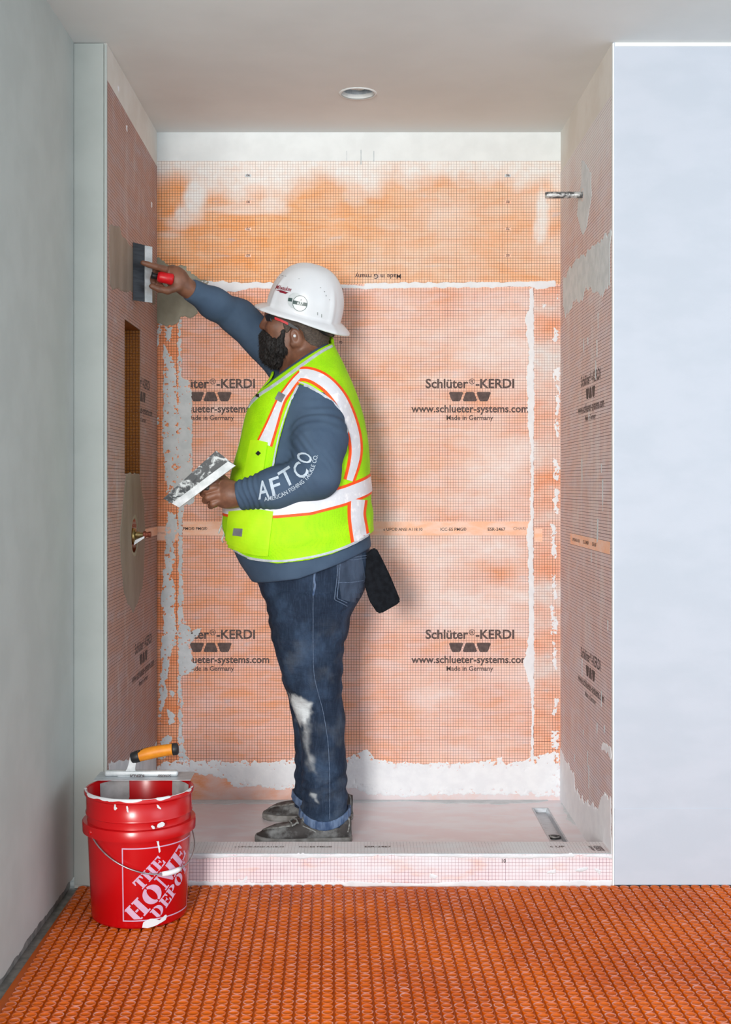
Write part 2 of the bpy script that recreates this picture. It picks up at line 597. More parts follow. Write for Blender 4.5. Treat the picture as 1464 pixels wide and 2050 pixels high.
def logo_set(pl, c, parent, k=1.0, mat=None, keep=None, up=1):
    """maker's print: name, three trapezoids, address, origin; c = centre of the name's baseline"""
    mat = mat or M['print']
    c = np.array(c, float)
    d = lambda x, y: c + np.array([x, y]) * k
    a, b, c3 = (text_geo(t, 0.026)[0][:, 0].max() for t in ('Schl\u00fcter', '\u00ae', '-KERDI'))
    g = 0.05
    tot = a + 0.6 * b + c3 + 2 * g
    q = 0.331 * k / tot
    x = -0.331 * k / 2
    ptext(pl, 'Schl\u00fcter', c + np.array([x + a * q / 2, 0]), a * q, mat, parent, 0.026, keep=keep)
    x += (a + g) * q
    ptext(pl, '\u00ae', c + np.array([x + .3 * b * q, 0.013 * k]), 0.6 * b * q, mat, parent, 0.008, keep=keep)
    x += (.6 * b + g) * q
    ptext(pl, '-KERDI', c + np.array([x + c3 * q / 2, 0]), c3 * q, mat, parent, 0.026, keep=keep)
    for i, fl in enumerate((1, -1, 1)):
        x0 = (i - 1) * 0.0515
        w1, w2, hh, r = 0.0265, 0.0165, 0.0175, 0.004
        q = [(-w1, hh - r), (-w1 + r, hh), (w1 - r, hh), (w1, hh - r), (w2, -hh + r), (w2 - r, -hh), (-w2 + r, -hh), (-w2, -hh + r)]
        pts = np.array([d(x0 + x, -0.0325 + y * fl) for x, y in q])
        order = list(range(8)) if fl < 0 else list(range(8))[::-1]
        if keep and not keep(pts.mean(0)):
            continue
        obj('printed_logo', pl.pt(pts, 0.0010), [order], mat, parent, smooth=False)
    ptext(pl, 'www.schlueter-systems.com', d(0, -0.0905), 0.437 * k, mat, parent, 0.024, keep=keep)
    ptext(pl, 'Made in Germany', d(0, -0.1195), 0.174 * k, mat, parent, 0.018, keep=keep)


def box_obj(name, lo, hi, mat, parent=None, bevel=0.0, **kw):
    bm = bmesh.new()
    add_box(bm, lo, hi, bevel)
    return bm_obj(name, bm, mat, parent, **kw)


# ------------------------------------------------------------------ structure: back wall
wb = box_obj('wall_back', (-0.86, 0.0, -0.05), (0.86, 0.10, 2.56), M['plaster'], kind='structure')
pxb = lambda x, y: BACK.px(x, y)
z_top = pxb(0, 322)[1]
z_seam = pxb(0, 569)[1]
z_bot = pxb(0, 1532)[1]


def smooth01(x, a, b):
    t = np.clip((x - a) / (b - a), 0, 1)
    return t * t * (3 - 2 * t)


def haze_and_light_fn(uv):
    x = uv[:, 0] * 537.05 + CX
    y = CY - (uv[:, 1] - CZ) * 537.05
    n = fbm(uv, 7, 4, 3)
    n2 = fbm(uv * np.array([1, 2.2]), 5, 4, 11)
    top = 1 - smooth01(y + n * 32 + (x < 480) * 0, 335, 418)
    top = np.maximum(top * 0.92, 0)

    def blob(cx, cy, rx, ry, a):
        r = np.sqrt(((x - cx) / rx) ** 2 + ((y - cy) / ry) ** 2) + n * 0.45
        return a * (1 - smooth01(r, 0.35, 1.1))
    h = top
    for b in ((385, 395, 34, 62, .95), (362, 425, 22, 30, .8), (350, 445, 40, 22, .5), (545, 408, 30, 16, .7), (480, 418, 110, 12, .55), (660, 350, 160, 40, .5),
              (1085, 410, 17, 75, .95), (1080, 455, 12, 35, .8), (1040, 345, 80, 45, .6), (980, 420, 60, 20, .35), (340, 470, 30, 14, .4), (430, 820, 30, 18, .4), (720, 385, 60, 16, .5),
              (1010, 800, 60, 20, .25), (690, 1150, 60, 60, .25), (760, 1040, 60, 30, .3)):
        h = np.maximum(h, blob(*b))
    faint = 0.70 * smooth01(x + 60 * n, 520, 1000) * (0.75 + 0.5 * n2) * (1 - 0.35 * (1 - smooth01(y, 500, 640))) * (1 - .35 * smooth01(y, 1150, 1500))  # brighter light towards the right, painted in as whitening of the membrane
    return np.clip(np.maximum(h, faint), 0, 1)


m1 = grid_sheet('membrane_sheet', BACK, XL, XR, z_seam - 0.01, z_top, 0.012, M['board_top'], wb, 0.0004, haze_and_light_fn, uvoff=(0.0, 0.0043))
m2 = grid_sheet('membrane_sheet', BACK, XL, XR, z_bot, z_seam, 0.012, M['board'], wb, 0.0006, haze_and_light_fn, uvoff=(0.003, 0.0))
cb1 = grid_sheet('corner_band', BACK, XL, pxb(358, 0)[0], pxb(0, 1532)[1], pxb(0, 640)[1], 0.02, M['band'], wb, 0.0009, uvoff=(0.004, 0.003))
cb2 = grid_sheet('corner_band', BACK, pxb(1069, 0)[0], XR, pxb(0, 1532)[1], pxb(0, 574)[1], 0.02, M['band'], wb, 0.0009, haze_and_light_fn, uvoff=(0.002, 0.006))
# plain printed strip across the sheets
for (x0, x1, y0, y1, hh) in ((366, 1060, 1044, 1072, 0.0009), (312, 357, 1054, 1082, 0.0011), (1070, 1086, 1058, 1085, 0.0011)):
    a, b = pxb(x0, y1), pxb(x1, y0)
    grid_sheet('plain_strip', BACK, a[0], b[0], a[1], b[1], 0.05, M['strip'], wb, hh)
# the maker's print, four times
for cx_, cy_ in ((941, 776.5), (422, 776.5), (941, 1278.5), (422, 1278.5)):
    logo_set(BACK, pxb(cx_, cy_), wb, keep=None if cx_ > 600 else (lambda p: p[0] > pxb(383, 0)[0]))
for s_, x0, x1, y, mt in (('c UPC\u00ae ANSI A118.10', 768, 846, 1062.5, 'print_dark'), ('ICC-ES PMG\u00ae', 882, 934, 1062.5, 'print_dark'),
                          ('ESR-2467', 977, 1012, 1062.5, 'print_dark'), ('CHARI', 1028, 1053, 1061, 'print_faint'), ('PMG\u00ae PMG\u00ae', 367, 415, 1061, 'print_dark'), ('C7185', 316, 330, 1069, 'print_faint')):
    ptext(BACK, s_, pxb((x0 + x1) / 2, y), (x1 - x0) / 537.05, M[mt], wb, 0.014, h=0.0014)
ptext(BACK, 'Made in G rmany', pxb(757, 549), 92 / 537.05, M['print_dark'], wb, 0.012, rot=math.pi)
for x_ in (497, 1017):
    for s_, y in (('90', 348.5), ('80', 402), ('70', 455.5), ('60', 509)):
        u_ = pxb(x_, y)
        grid_sheet('number_field', BACK, u_[0] - 0.011, u_[0] + 0.011, u_[1] - 0.011, u_[1] - 0.001, 0.05, M['strip'] if y > 380 else M['mortar'], wb, 0.0008)
        ptext(BACK, s_, u_, 0.013, M['print'], wb, 0.02, rot=math.pi, h=0.0012)
for s_, x_, y in (('70', 682, 688), ('20', 683, 580)):
    ptext(BACK, s_, pxb(x_, y), 0.013, M['print_dark'], wb, 0.02, h=0.0012)

for x0_, y0_, x1_, y1_ in ((694, 302, 695, 326), (722, 300, 724, 330), (748, 302, 749.5, 324)):
    a, b = pxb(x0_, y1_), pxb(x1_, y0_)
    grid_sheet('pencil_mark', BACK, a[0], b[0], a[1], b[1], 0.05, M['pencil'], wb, 0.0012)

# mortar on the back wall
mortar('fresh_mortar', BACK, [[(312, 512), (334, 528), (372, 534), (398, 556), (416, 566), (412, 590), (398, 604), (396, 628), (380, 637), (362, 634), (357, 650), (330, 652), (312, 648)]],
       M['mortar_wet'], wb, 0.006, 30, seed=1, thick=0.002)
mortar('mortar_smear', BACK, [
    [(314, 640), (326, 644), (322, 660), (318, 688), (313, 700)],
    [(330, 652), (344, 656), (340, 684), (332, 684)],
    [(328, 690), (348, 722), (355, 755), (354, 790), (358, 820), (358, 850), (358, 880), (358, 980), (335, 985), (328, 940), (325, 880), (327, 800), (327, 740)],
    [(356, 637), (364, 640), (362, 700), (364, 755), (382, 764), (384, 800), (384, 840), (385, 905), (388, 935), (380, 962), (355, 985), (356, 800)],
    [(333, 985), (356, 980), (352, 1000), (338, 1008)],
    [(336, 1024), (352, 1030), (357, 1060), (347, 1090), (352, 1120), (341, 1150), (352, 1180), (350, 1230), (354, 1260), (352, 1290), (342, 1300), (337, 1345), (330, 1370), (325, 1360), (322, 1300), (328, 1250), (322, 1200), (330, 1130), (331, 1070)],
    [(357, 985), (390, 985), (388, 1005), (372, 1015), (365, 1040), (366, 1080), (365, 1160), (367, 1225), (372, 1250), (386, 1262), (402, 1258), (398, 1272), (381, 1285), (384, 1310), (392, 1330), (386, 1345), (366, 1354), (362, 1370), (366, 1400), (364, 1470), (371, 1505), (378, 1520), (357, 1530), (357, 1200)],
    [(322, 1345), (330, 1360), (336, 1390), (326, 1420), (320, 1450), (318, 1400)],
    [(334, 1418), (352, 1430), (350, 1445), (340, 1450)], [(320, 1480), (345, 1470), (345, 1500), (330, 1520), (318, 1520)],
    [(315, 820), (318, 830), (318, 850), (314, 850)], [(338, 1380), (350, 1385), (345, 1398)]],
    M['mortar'], wb, 0.0042, 85, seed=2, step=0.0022, pits=.006)
mortar('mortar_smear', BACK, [[(385, 562), (430, 564), (548, 566), (548, 576), (500, 578), (470, 584), (420, 584), (395, 576)],
                              [(638, 563), (690, 570), (730, 573), (728, 567), (1112, 564), (1112, 573), (1075, 580), (1060, 574), (960, 575), (720, 578), (650, 574)]],
       M['mortar_white'], wb, 0.003, 40, seed=3, thick=0.0014)
mortar('mortar_smear', BACK, [
    [(1061, 576), (1069, 576), (1070, 800), (1068, 1100), (1070, 1300), (1068, 1530), (1062, 1530), (1066, 1440), (1063, 1380), (1052, 1340), (1048, 1325), (1056, 1300), (1060, 1260), (1058, 1100), (1054, 1075), (1056, 1060), (1062, 1040), (1063, 900), (1060, 870), (1056, 840), (1058, 800), (1054, 760), (1060, 700), (1052, 668), (1056, 655), (1050, 640), (1060, 620)]],
    M['mortar_white'], wb, 0.0028, 75, seed=4, step=0.0022)
mortar('mortar_smear', BACK, [
    [(1112, 585), (1119, 590), (1116, 598)], [(1110, 655), (1118, 660), (1112, 690), (1106, 680)], [(1104, 740), (1122, 736), (1122, 765), (1108, 760)], [(1114, 770), (1121, 775), (1118, 880), (1112, 870)],
    [(1108, 915), (1120, 925), (1118, 965), (1110, 955)], [(1110, 975), (1119, 975), (1118, 1030), (1108, 1020)], [(1104, 1050), (1113, 1055), (1114, 1120), (1106, 1110)], [(1104, 1150), (1112, 1150), (1116, 1200), (1108, 1200)],
    [(1102, 1210), (1112, 1215), (1116, 1270), (1104, 1268)], [(1108, 1285), (1114, 1290), (1114, 1340), (1108, 1330)], [(1108, 1400), (1118, 1400), (1116, 1435), (1106, 1430)], [(1106, 1462), (1118, 1464), (1118, 1500), (1104, 1496)], [(1085, 605), (1092, 612), (1088, 616)]],
    M['mortar_white'], wb, 0.0055, 75, seed=5, step=0.0022, pits=.006)
# the wide white band along the foot of the wall
mortar('mortar_band', BACK, [
    [(312, 1532), (366, 1520), (390, 1523), (480, 1526), (560, 1524), (590, 1520), (610, 1505), (640, 1510), (690, 1520), (705, 1512), (735, 1500), (745, 1515), (790, 1524), (850, 1532), (885, 1524), (900, 1532), (940, 1526), (1005, 1518), (1015, 1532), (1045, 1524), (1062, 1518), (1075, 1512), (1090, 1508), (1121, 1506),
     (1121, 1592), (900, 1590), (820, 1594), (740, 1590), (700, 1575), (600, 1576), (545, 1580), (520, 1572), (470, 1576), (455, 1560), (425, 1552), (380, 1545), (312, 1548)]],
    M['mortar_white'], wb, 0.0060, 55, seed=6, thick=0.002, step=.0026, pits=.005)
grid_sheet('foot_band', BACK, XL, XR, ZP, z_bot + 0.003, 0.02, M['foot'], wb, 0.0004, lambda uv: 0.9 * smooth01(uv[:, 0], -0.45, 0.1) + 0.5 * np.clip(fbm(uv, 12, 3, 8), 0, 1), uvoff=(0.005, 0.002))

# ------------------------------------------------------------------ structure: shower side walls
NI = dict(y0=-0.642, y1=-0.362, z0=1.231, z1=1.727, depth=0.088)
VC = (-0.475, 1.026)                                   # valve centre (Y, Z)
VR = 0.058


def prism_wall(name, pl, outline, holes, mat, back, **kw):
    """a wall block: the pierced face on plane pl plus its sides, thickness back"""
    bm = bmesh.new()
    edges = []
    for loop in [outline] + list(holes):
        vs = [bm.verts.new(pl.pt(p, 0)[0]) for p in loop]
        for i in range(len(vs)):
            edges.append(bm.edges.new((vs[i], vs[(i + 1) % len(vs)])))
    bmesh.ops.triangle_fill(bm, use_beauty=True, use_dissolve=False, edges=edges, normal=Vector(pl.n))
    f0 = list(bm.faces)
    bnd = [e for e in bm.edges if len(e.link_faces) == 1]
    r = bmesh.ops.extrude_edge_only(bm, edges=bnd)
    mv = [g for g in r['geom'] if isinstance(g, bmesh.types.BMVert)]
    bmesh.ops.translate(bm, verts=mv, vec=Vector(pl.n * -back))
    return bm_obj(name, bm, mat, None, smooth=False, **kw)


ring = lambda c, r, n: [(c[0] + r * math.cos(2 * math.pi * k / n), c[1] + r * math.sin(2 * math.pi * k / n)) for k in range(n)]
rect = lambda u0, v0, u1, v1: [(u0, v0), (u1, v0), (u1, v1), (u0, v1)]
nh = rect(NI['y0'], NI['z0'], NI['y1'], NI['z1'])
vh = ring(VC, VR, 28)
wl = prism_wall('wall_inner_left', LEFT, rect(YF, -0.02, 0.0, ZC + 0.02), [nh, vh], M['side_plaster'], 0.097, kind='structure')
# front end of the partition: primed drywall with a corner bead
box_obj('end_panel', (XW + 0.001, YF - 0.006, 0.004), (XL - 0.009, YF, ZC - 0.002), M['drywall'], wl)
bead = box_obj('corner_bead', (XL - 0.0075, YF - 0.008, 0.10), (XL + 0.001, YF + 0.0, ZC - 0.004), M['drywall'], wl, 0.002)
lw_top = LEFT.px(312, 330)[1]
sheet('membrane_sheet', LEFT, [(YF + 0.002, 0.12), (-0.0015, 0.12), (-0.0015, lw_top), (YF + 0.002, lw_top + 0.02)], M['board_shaded'], wl, 0.0008, [nh, vh])
# alcove lining
a_ = NI
xb = XL - a_['depth']
for nm, pl_, o_ in (('alcove_side', Plane((XL, a_['y1'], 0), (-1, 0, 0), (0, 0, 1), (0, -1, 0)), rect(0, a_['z0'], a_['depth'], a_['z1'])),
                    ('alcove_side', Plane((XL, a_['y0'], 0), (-1, 0, 0), (0, 0, 1), (0, 1, 0)), rect(0, a_['z0'], a_['depth'], a_['z1'])),
                    ('alcove_back', Plane((xb, 0, 0), (0, 1, 0), (0, 0, 1), (1, 0, 0)), rect(a_['y0'], a_['z0'], a_['y1'], a_['z1']))):
    sheet(nm, pl_, o_, M['alcove'], wl, 0.0012)
for nm, z_, n_ in (('alcove_top', a_['z1'], -1), ('alcove_sill', a_['z0'], 1)):
    sheet(nm, Plane((XL, 0, z_), (-1, 0, 0), (0, 1, 0), (0, 0, n_)), rect(0, a_['y0'], a_['depth'], a_['y1']), M['alcove_plain'], wl, 0.0012)
logo_k = lambda p: not (NI['y0'] - 0.004 < p[0] < NI['y1'] + 0.004 and NI['z0'] < p[1] < NI['z1'])
logo_set(LEFT, (LEFT.px(283, 775)[0], LEFT.px(283, 775)[1]), wl, mat=M['print_dark'], keep=lambda p: p[0] > NI['y1'] + 0.006)
logo_set(LEFT, LEFT.px(287, 1297), wl, mat=M['print_dark'])
a, b = LEFT.px(283, 1081), LEFT.px(311, 1055)
grid_sheet('plain_strip', LEFT, a[0], -0.002, a[1] + 0.004, b[1], 0.05, M['strip'], wl, 0.0012)
mortar('fresh_mortar', LEFT, [[(218, 447), (226, 450), (240, 462), (262, 495), (285, 520), (310, 540), (310, 610), (290, 600), (262, 584), (240, 580), (218, 574)]], M['mortar_taupe'], wl, 0.008, 14, seed=21, thick=0.002)
mortar('fresh_mortar', LEFT, [[(252, 950), (278, 950), (284, 985), (288, 1010), (290, 1060), (288, 1120), (284, 1170), (275, 1205), (266, 1225), (254, 1205), (247, 1180), (242, 1130), (240, 1060), (246, 1000)]], M['mortar_taupe'], wl, 0.008, 12, seed=22, thick=0.002, hole=(VC[0], VC[1], VR + .004))
vhole = ring(VC, VR * 1.0, 28)
mortar('mortar_smear', LEFT, [[(218, 1530), (255, 1520), (300, 1500), (312, 1490), (312, 1600), (218, 1720)]], M['mortar'], wl, 0.012, 16, seed=24, thick=0.002)
for k_, (x_, y_) in enumerate(((303, 410), (237, 178), (253, 256))):
    mortar('mortar_fleck', LEFT, [[(x_ - 1.5, y_ - 7), (x_ + 1.2, y_ - 5), (x_ + 1.2, y_ + 7), (x_ - 0.5, y_ + 5)]], M['mortar_white'], wl, 0.002, 60, seed=30 + k_, step=0.002)

wr = prism_wall('wall_inner_right', RIGHT, rect(0.0, -0.02, -YF, ZC + 0.02), [], M['side_plaster'], 0.05, kind='structure')
def haze_right(uv):
    n = fbm(uv * np.array([3, 1]), 5, 4, 15)
    top = smooth01(uv[:, 1] + .06 * n, 1.98, 2.36)
    streak_ = .35 * np.clip(fbm(uv * np.array([4, .8]), 7, 3, 16), 0, 1)
    return np.clip(np.maximum(.85 * top, streak_), 0, 1)


grid_sheet('membrane_sheet', RIGHT, 0.0015, -YF - 0.003, 0.09, 2.36, 0.015, M['board_lit'], wr, 0.0008, haze_right)
logo_set(RIGHT, RIGHT.px(1183, 766), wr, mat=M['print_dark'])
logo_set(RIGHT, RIGHT.px(1183, 1328), wr, mat=M['print_dark'])
a, b = RIGHT.px(1143, 1082), RIGHT.px(1223, 1080)
grid_sheet('plain_strip', RIGHT, a[0], b[0], a[1] - 0.012, a[1] + 0.026, 0.05, M['strip'], wr, 0.0012)
for s_, x_, w_ in (('c UPC\u00ae ANSI A118.10', 1154, 0.145), ('ICC-ES PMG\u00ae', 1174, 0.097), ('ESR-2467', 1191, 0.065)):
    ptext(RIGHT, s_, (RIGHT.px(x_, 1080)[0], a[1] + 0.001), w_, M['print_dark'], wr, 0.014, h=0.0016)
mortar('mortar_smear', RIGHT, [[(1166, 320), (1174, 330), (1184, 350), (1186, 390), (1182, 420), (1176, 455), (1168, 478), (1162, 460), (1156, 430), (1158, 400), (1164, 370)]], M['mortar'], wr, 0.012, 10, seed=41)
mortar('mortar_smear', RIGHT, [[(1128, 560), (1140, 535), (1162, 515), (1190, 495), (1224, 466), (1224, 585), (1214, 575), (1206, 588), (1192, 582), (1182, 575), (1174, 570), (1168, 590), (1160, 605), (1150, 600), (1142, 625), (1132, 642), (1128, 610)]],
       M['mortar'], wr, 0.014, 16, seed=42, aniso=(1, 0.5))
mortar('mortar_smear', RIGHT, [[(1122, 1500), (1130, 1520), (1150, 1545), (1152, 1580), (1180, 1610), (1198, 1618), (1212, 1590), (1224, 1598), (1226, 1730), (1122, 1640)],
                               [(1204, 1500), (1212, 1480), (1224, 1500), (1224, 1515)]], M['mortar_white'], wr, 0.012, 22, seed=43, aniso=(1.5, 0.6), thick=0.002)
rs = np.random.default_rng(5)
for k_ in range(22):
    x_, y_ = rs.uniform(1150, 1218), rs.uniform(640, 1580)
    l_ = rs.uniform(6, 26)
    mortar('mortar_fleck', RIGHT, [[(x_ - 0.9, y_ - l_), (x_ + 0.9, y_ - l_), (x_ + 0.7, y_ + l_), (x_ - 0.5, y_ + l_)]], M['mortar'], wr, 0.003, 40, seed=50 + k_, step=0.0025, thick=0.001, aniso=(1, 0.3))

# ------------------------------------------------------------------ structure: room walls, ceiling
wf = box_obj('wall_right', (XR + 0.001, YF - 0.008, 0.006), (3.6, YF + 0.0, ZC), M['white_wall'], kind='structure')
bead2 = box_obj('trim_1', (XR - 0.0005, YF - 0.012, 0.0), (XR + 0.0045, YF + 0.002, ZC - 0.002), M['plaster'], None, 0.002, kind='structure')
top_bead = box_obj('trim_2', (XR + 0.006, YF - 0.011, ZC - 0.012), (3.6, YF - 0.002, ZC), M['plaster'], None, 0.002, kind='structure')
base_skim = box_obj('trim_3', (XR + 0.006, YF - 0.0095, 0.006), (3.6, YF - 0.006, 0.233), M['white_wall'], None, 0.001, kind='structure')
joint = box_obj('trim_4', (XR, YF - 0.004, -0.004), (3.6, YF + 0.02, 0.007), M['gap'], None, kind='structure')

# left wall of the room: drywall whose foot stops above the slab on a ragged line
bm = bmesh.new()
N_ = 150
ys = np.linspace(-2.6, YF + 0.03, N_)
jag = 0.030 + 0.006 * fbm(ys[:, None] * np.ones((1, 2)), 14, 4, 3)
lo_ = [bm.verts.new((XW, y, j)) for y, j in zip(ys, jag)]
hi_ = [bm.verts.new((XW, y, ZC)) for y in ys]
lo2 = [bm.verts.new((XW - 0.013, y, j)) for y, j in zip(ys, jag)]
for i in range(N_ - 1):
    bm.faces.new((lo_[i], lo_[i + 1], hi_[i + 1], hi_[i]))
    bm.faces.new((lo2[i], lo2[i + 1], lo_[i + 1], lo_[i]))
wleft = bm_obj('wall_left', bm, M['drywall'], kind='structure')
box_obj('sill_plate', (XW - 0.05, -2.6, -0.004), (XW - 0.012, YF, 0.06), M['concrete'], wleft)

# ceiling with the round cut-out of a lamp
LH = (0.006, -0.452, 0.0555)
bm = bmesh.new()
edges = []
lips = []
for loop in ([(-3.0, -8.0), (3.6, -8.0), (3.6, 0.05), (-3.0, 0.05)], [(LH[0] + LH[2] * (1 + 0.03 * math.sin(5 * k)) * math.cos(k * math.pi / 20), LH[1] + LH[2] * math.sin(k * math.pi / 20)) for k in range(40)]):
    vs = [bm.verts.new((p[0], p[1], ZC)) for p in loop]
    edges += [bm.edges.new((vs[i], vs[(i + 1) % len(vs)])) for i in range(len(vs))]
    lips = vs
bmesh.ops.triangle_fill(bm, use_beauty=True, edges=edges, normal=Vector((0, 0, -1)))
r = bmesh.ops.extrude_edge_only(bm, edges=[e for e in bm.edges if len(e.link_faces) == 1 and (e.verts[0].co - Vector((LH[0], LH[1], ZC))).length < 0.1])
bmesh.ops.translate(bm, verts=[g for g in r['geom'] if isinstance(g, bmesh.types.BMVert)], vec=(0, 0, 0.014))
ceil = bm_obj('ceiling', bm, M['ceil'], kind='structure')

lamp = thing('recessed_light', (LH[0], LH[1], ZC + 0.012), 'round cut-out for a recessed lamp in the ceiling, filled with crumpled clear plastic', 'light')
V, Fc = lathe([(LH[2] + 0.004, 0.0), (LH[2] + 0.004, 0.12), (0.0005, 0.12)], (LH[0], LH[1], ZC + 0.014), 'Z', 32)
obj('housing', V, Fc, M['steel'], lamp)
V, Fc = lathe([(LH[2] + 0.001, -0.0025), (LH[2] + 0.0065, -0.0035), (LH[2] + 0.009, 0.0002)], (LH[0], LH[1], ZC), 'Z', 40)
V[:, :2] += (RNG.random((len(V), 2)) - .5) * 0.002
obj('chipped_rim', V, Fc, M['plaster'], lamp)
nu, nv = 30, 30
U, Vv = np.meshgrid(np.linspace(-1, 1, nu), np.linspace(-1, 1, nv), indexing='ij')
P = np.stack([U.ravel(), Vv.ravel()], 1)
rr = np.sqrt((P ** 2).sum(1))
hgt = ZC + 0.010 + 0.035 * (rr ** 2) * 0.4 + 0.014 * np.abs(fbm(P, 2.4, 4, 4)) + 0.004
idx = np.arange(nu * nv).reshape(nu, nv)
q = np.stack([idx[:-1, :-1], idx[1:, :-1], idx[1:, 1:], idx[:-1, 1:]], -1).reshape(-1, 4)
q = q[(rr[q].max(1) < 1.02)]
used = np.unique(q)
rm = np.zeros(nu * nv, int)
rm[used] = np.arange(len(used))
nbp = NB('crumpled plastic')
nbp.bump(nbp.noise(nbp.coord(), 90, 3), 0.5, 0.002)
M['film'] = nbp.done(srgb(222, 228, 226), 0.2, 0.0, 0.6)
obj('plastic_film', np.stack([LH[0] + P[used, 0] * LH[2] * 0.97, LH[1] + P[used, 1] * LH[2] * 0.97, hgt[used]], 1), rm[q], M['film'], lamp)

# ------------------------------------------------------------------ curb and shower pan
curb = box_obj('trim_5', (XL - 0.002, YF - 0.004, 0.0), (XR, YF + 0.122, 0.097), M['mortar'], None, 0.003, kind='structure')
hz_c = lambda uv: np.clip(0.42 + 0.5 * fbm(uv * np.array([1, 3]), 9, 4, 31), 0, 0.95)
grid_sheet('membrane_front', CURBF, XL, XR, 0.004, 0.095, 0.02, M['curb_front'], curb, 0.0006, hz_c, uvoff=(0.0, 0.0035))
grid_sheet('membrane_top', CURBT, XL, XR, YF, YF + 0.118, 0.02, M['curb_top'], curb, 0.0005, lambda uv: np.clip(0.35 + 0.6 * fbm(uv, 8, 3, 32), 0, 0.95))
mortar('mortar_smear', CURBF, [[(312, 1711), (440, 1711), (560, 1711), (700, 1711), (840, 1711), (1000, 1711), (1226, 1711), (1226, 1719), (1150, 1715), (1060, 1719), (900, 1716), (760, 1714), (640, 1718), (500, 1715), (420, 1719), (312, 1716)],
                               [(380, 1762), (520, 1768), (700, 1764), (860, 1768), (1000, 1762), (1120, 1764), (1226, 1762), (1226, 1776), (312, 1776), (312, 1768)]], M['mortar_curb'], curb, 0.0025, 30, seed=61, step=0.002)
mortar('mortar_smear', CURBF, [[(862, 1750), (880, 1752), (874, 1760), (862, 1758)], [(1190, 1738), (1206, 1742), (1200, 1750)], [(1150, 1742), (1176, 1734), (1178, 1740), (1160, 1744)], [(1098, 1743), (1112, 1740), (1112, 1748), (1092, 1750)], [(478, 1758), (486, 1772), (476, 1770)], [(494, 1756), (486, 1770), (484, 1768)], [(548, 1762), (562, 1770), (550, 1768)], [(1185, 1716), (1192, 1716), (1190, 1730)]],
       M['mortar_curb'], curb, 0.0028, 60, seed=62, step=0.002)
ptext(CURBF, '10', CURBF.px(1009, 1726.5), 0.012, M['print_dark'], curb, 0.02, h=0.0016)
for s_, x_, w_ in (('c UPC\u00ae ANSI A118.10', 519, 0.15), ('ICC-ES PMG\u00ae', 632, 0.10), ('ESR-2467', 757, 0.08), ('c UP', 1117, 0.045)):
    p_ = CURBT.px(x_, 1697)
    ptext(CURBT, s_, p_, w_, M['print'], curb, 0.014, h=0.0012)
for k_, x_ in enumerate((1183, 1192, 1202)):
    ptext(CURBT, ('Schl\u00fcter', 'KERDI', 'systems')[k_], CURBT.px(x_, 1699), 0.05, M['print_dark'], curb, 0.016, rot=-1.45, h=0.0012)

# shower pan with the slot of the linear drain
DR = dict(x0=0.583, x1=0.640, y0=-0.80, y1=-0.115)
d_tl, d_tr = PAN.px(1067, 1618), PAN.px(1096, 1618)
DR = dict(x0=d_tl[0], x1=d_tr[0], y0=-0.775, y1=d_tl[1])
pan = sheet('floor_shower', PAN, rect(XL, YF + 0.11, XR, 0.0), M['pan'], None, 0.0, [rect(DR['x0'], DR['y0'], DR['x1'], DR['y1'])], kind='structure')
mortar('mortar_smear', PAN, [[(312, 1590), (1124, 1590), (1124, 1600), (1000, 1612), (800, 1604), (640, 1612), (470, 1608), (312, 1612)], [(1118, 1600), (1126, 1600), (1226, 1690), (1190, 1690), (1150, 1650)]], M['mortar'], pan, 0.012, 12, seed=71, thick=0.0012)
drain = thing('linear_drain', ((DR['x0'] + DR['x1']) / 2, (DR['y0'] + DR['y1']) / 2, ZP - 0.022), 'narrow steel linear drain channel set in the shower floor', 'drain')
bm = bmesh.new()
x0, x1, y0, y1 = DR['x0'], DR['x1'], DR['y0'], DR['y1']
t_, dp = 0.0015, 0.014
o_ = [bm.verts.new(p) for p in ((x0 - .004, y0 - .004, ZP + .001), (x1 + .004, y0 - .004, ZP + .001), (x1 + .004, y1 + .004, ZP + .001), (x0 - .004, y1 + .004, ZP + .001))]
i_ = [bm.verts.new(p) for p in ((x0 + .002, y0 + .002, ZP + .001), (x1 - .002, y0 + .002, ZP + .001), (x1 - .002, y1 - .002, ZP + .001), (x0 + .002, y1 - .002, ZP + .001))]
b_ = [bm.verts.new(p) for p in ((x0 + .006, y0 + .004, ZP - dp), (x1 - .006, y0 + .004, ZP - dp), (x1 - .006, y1 - .004, ZP - dp), (x0 + .006, y1 - .004, ZP - dp))]
for k in range(4):
    k2 = (k + 1) % 4
    bm.faces.new((o_[k], o_[k2], i_[k2], i_[k]))
    bm.faces.new((i_[k], i_[k2], b_[k2], b_[k]))
bm.faces.new(b_)
bm_obj('channel', bm, M['steel'], drain)
dc = PAN.px(1108, 1672)
dcx, dcy, dr = (x0 + x1) / 2, dc[1] + 0.02, 0.0225
V, Fc = lathe([(dr, 0.002), (dr, 0.004), (dr - .004, 0.004), (dr - .005, -0.001)], (dcx, dcy, ZP - dp), 'Z', 28)
obj('outlet_ring', V, Fc, M['black'], drain)
V, Fc = lathe([(dr - .004, 0.001), (0.0004, 0.001)], (dcx, dcy, ZP - dp), 'Z', 28)
obj('outlet', V, Fc, M['black'], drain)
gr = [tube([(dcx - 0.018, dcy + o, ZP - dp + .003), (dcx + 0.018, dcy + o, ZP - dp + .003)], 0.0012, 6) for o in (-0.012, -0.004, 0.004, 0.012)]
V, Fc = join(gr)
obj('strainer', V, Fc, M['galv'], drain)

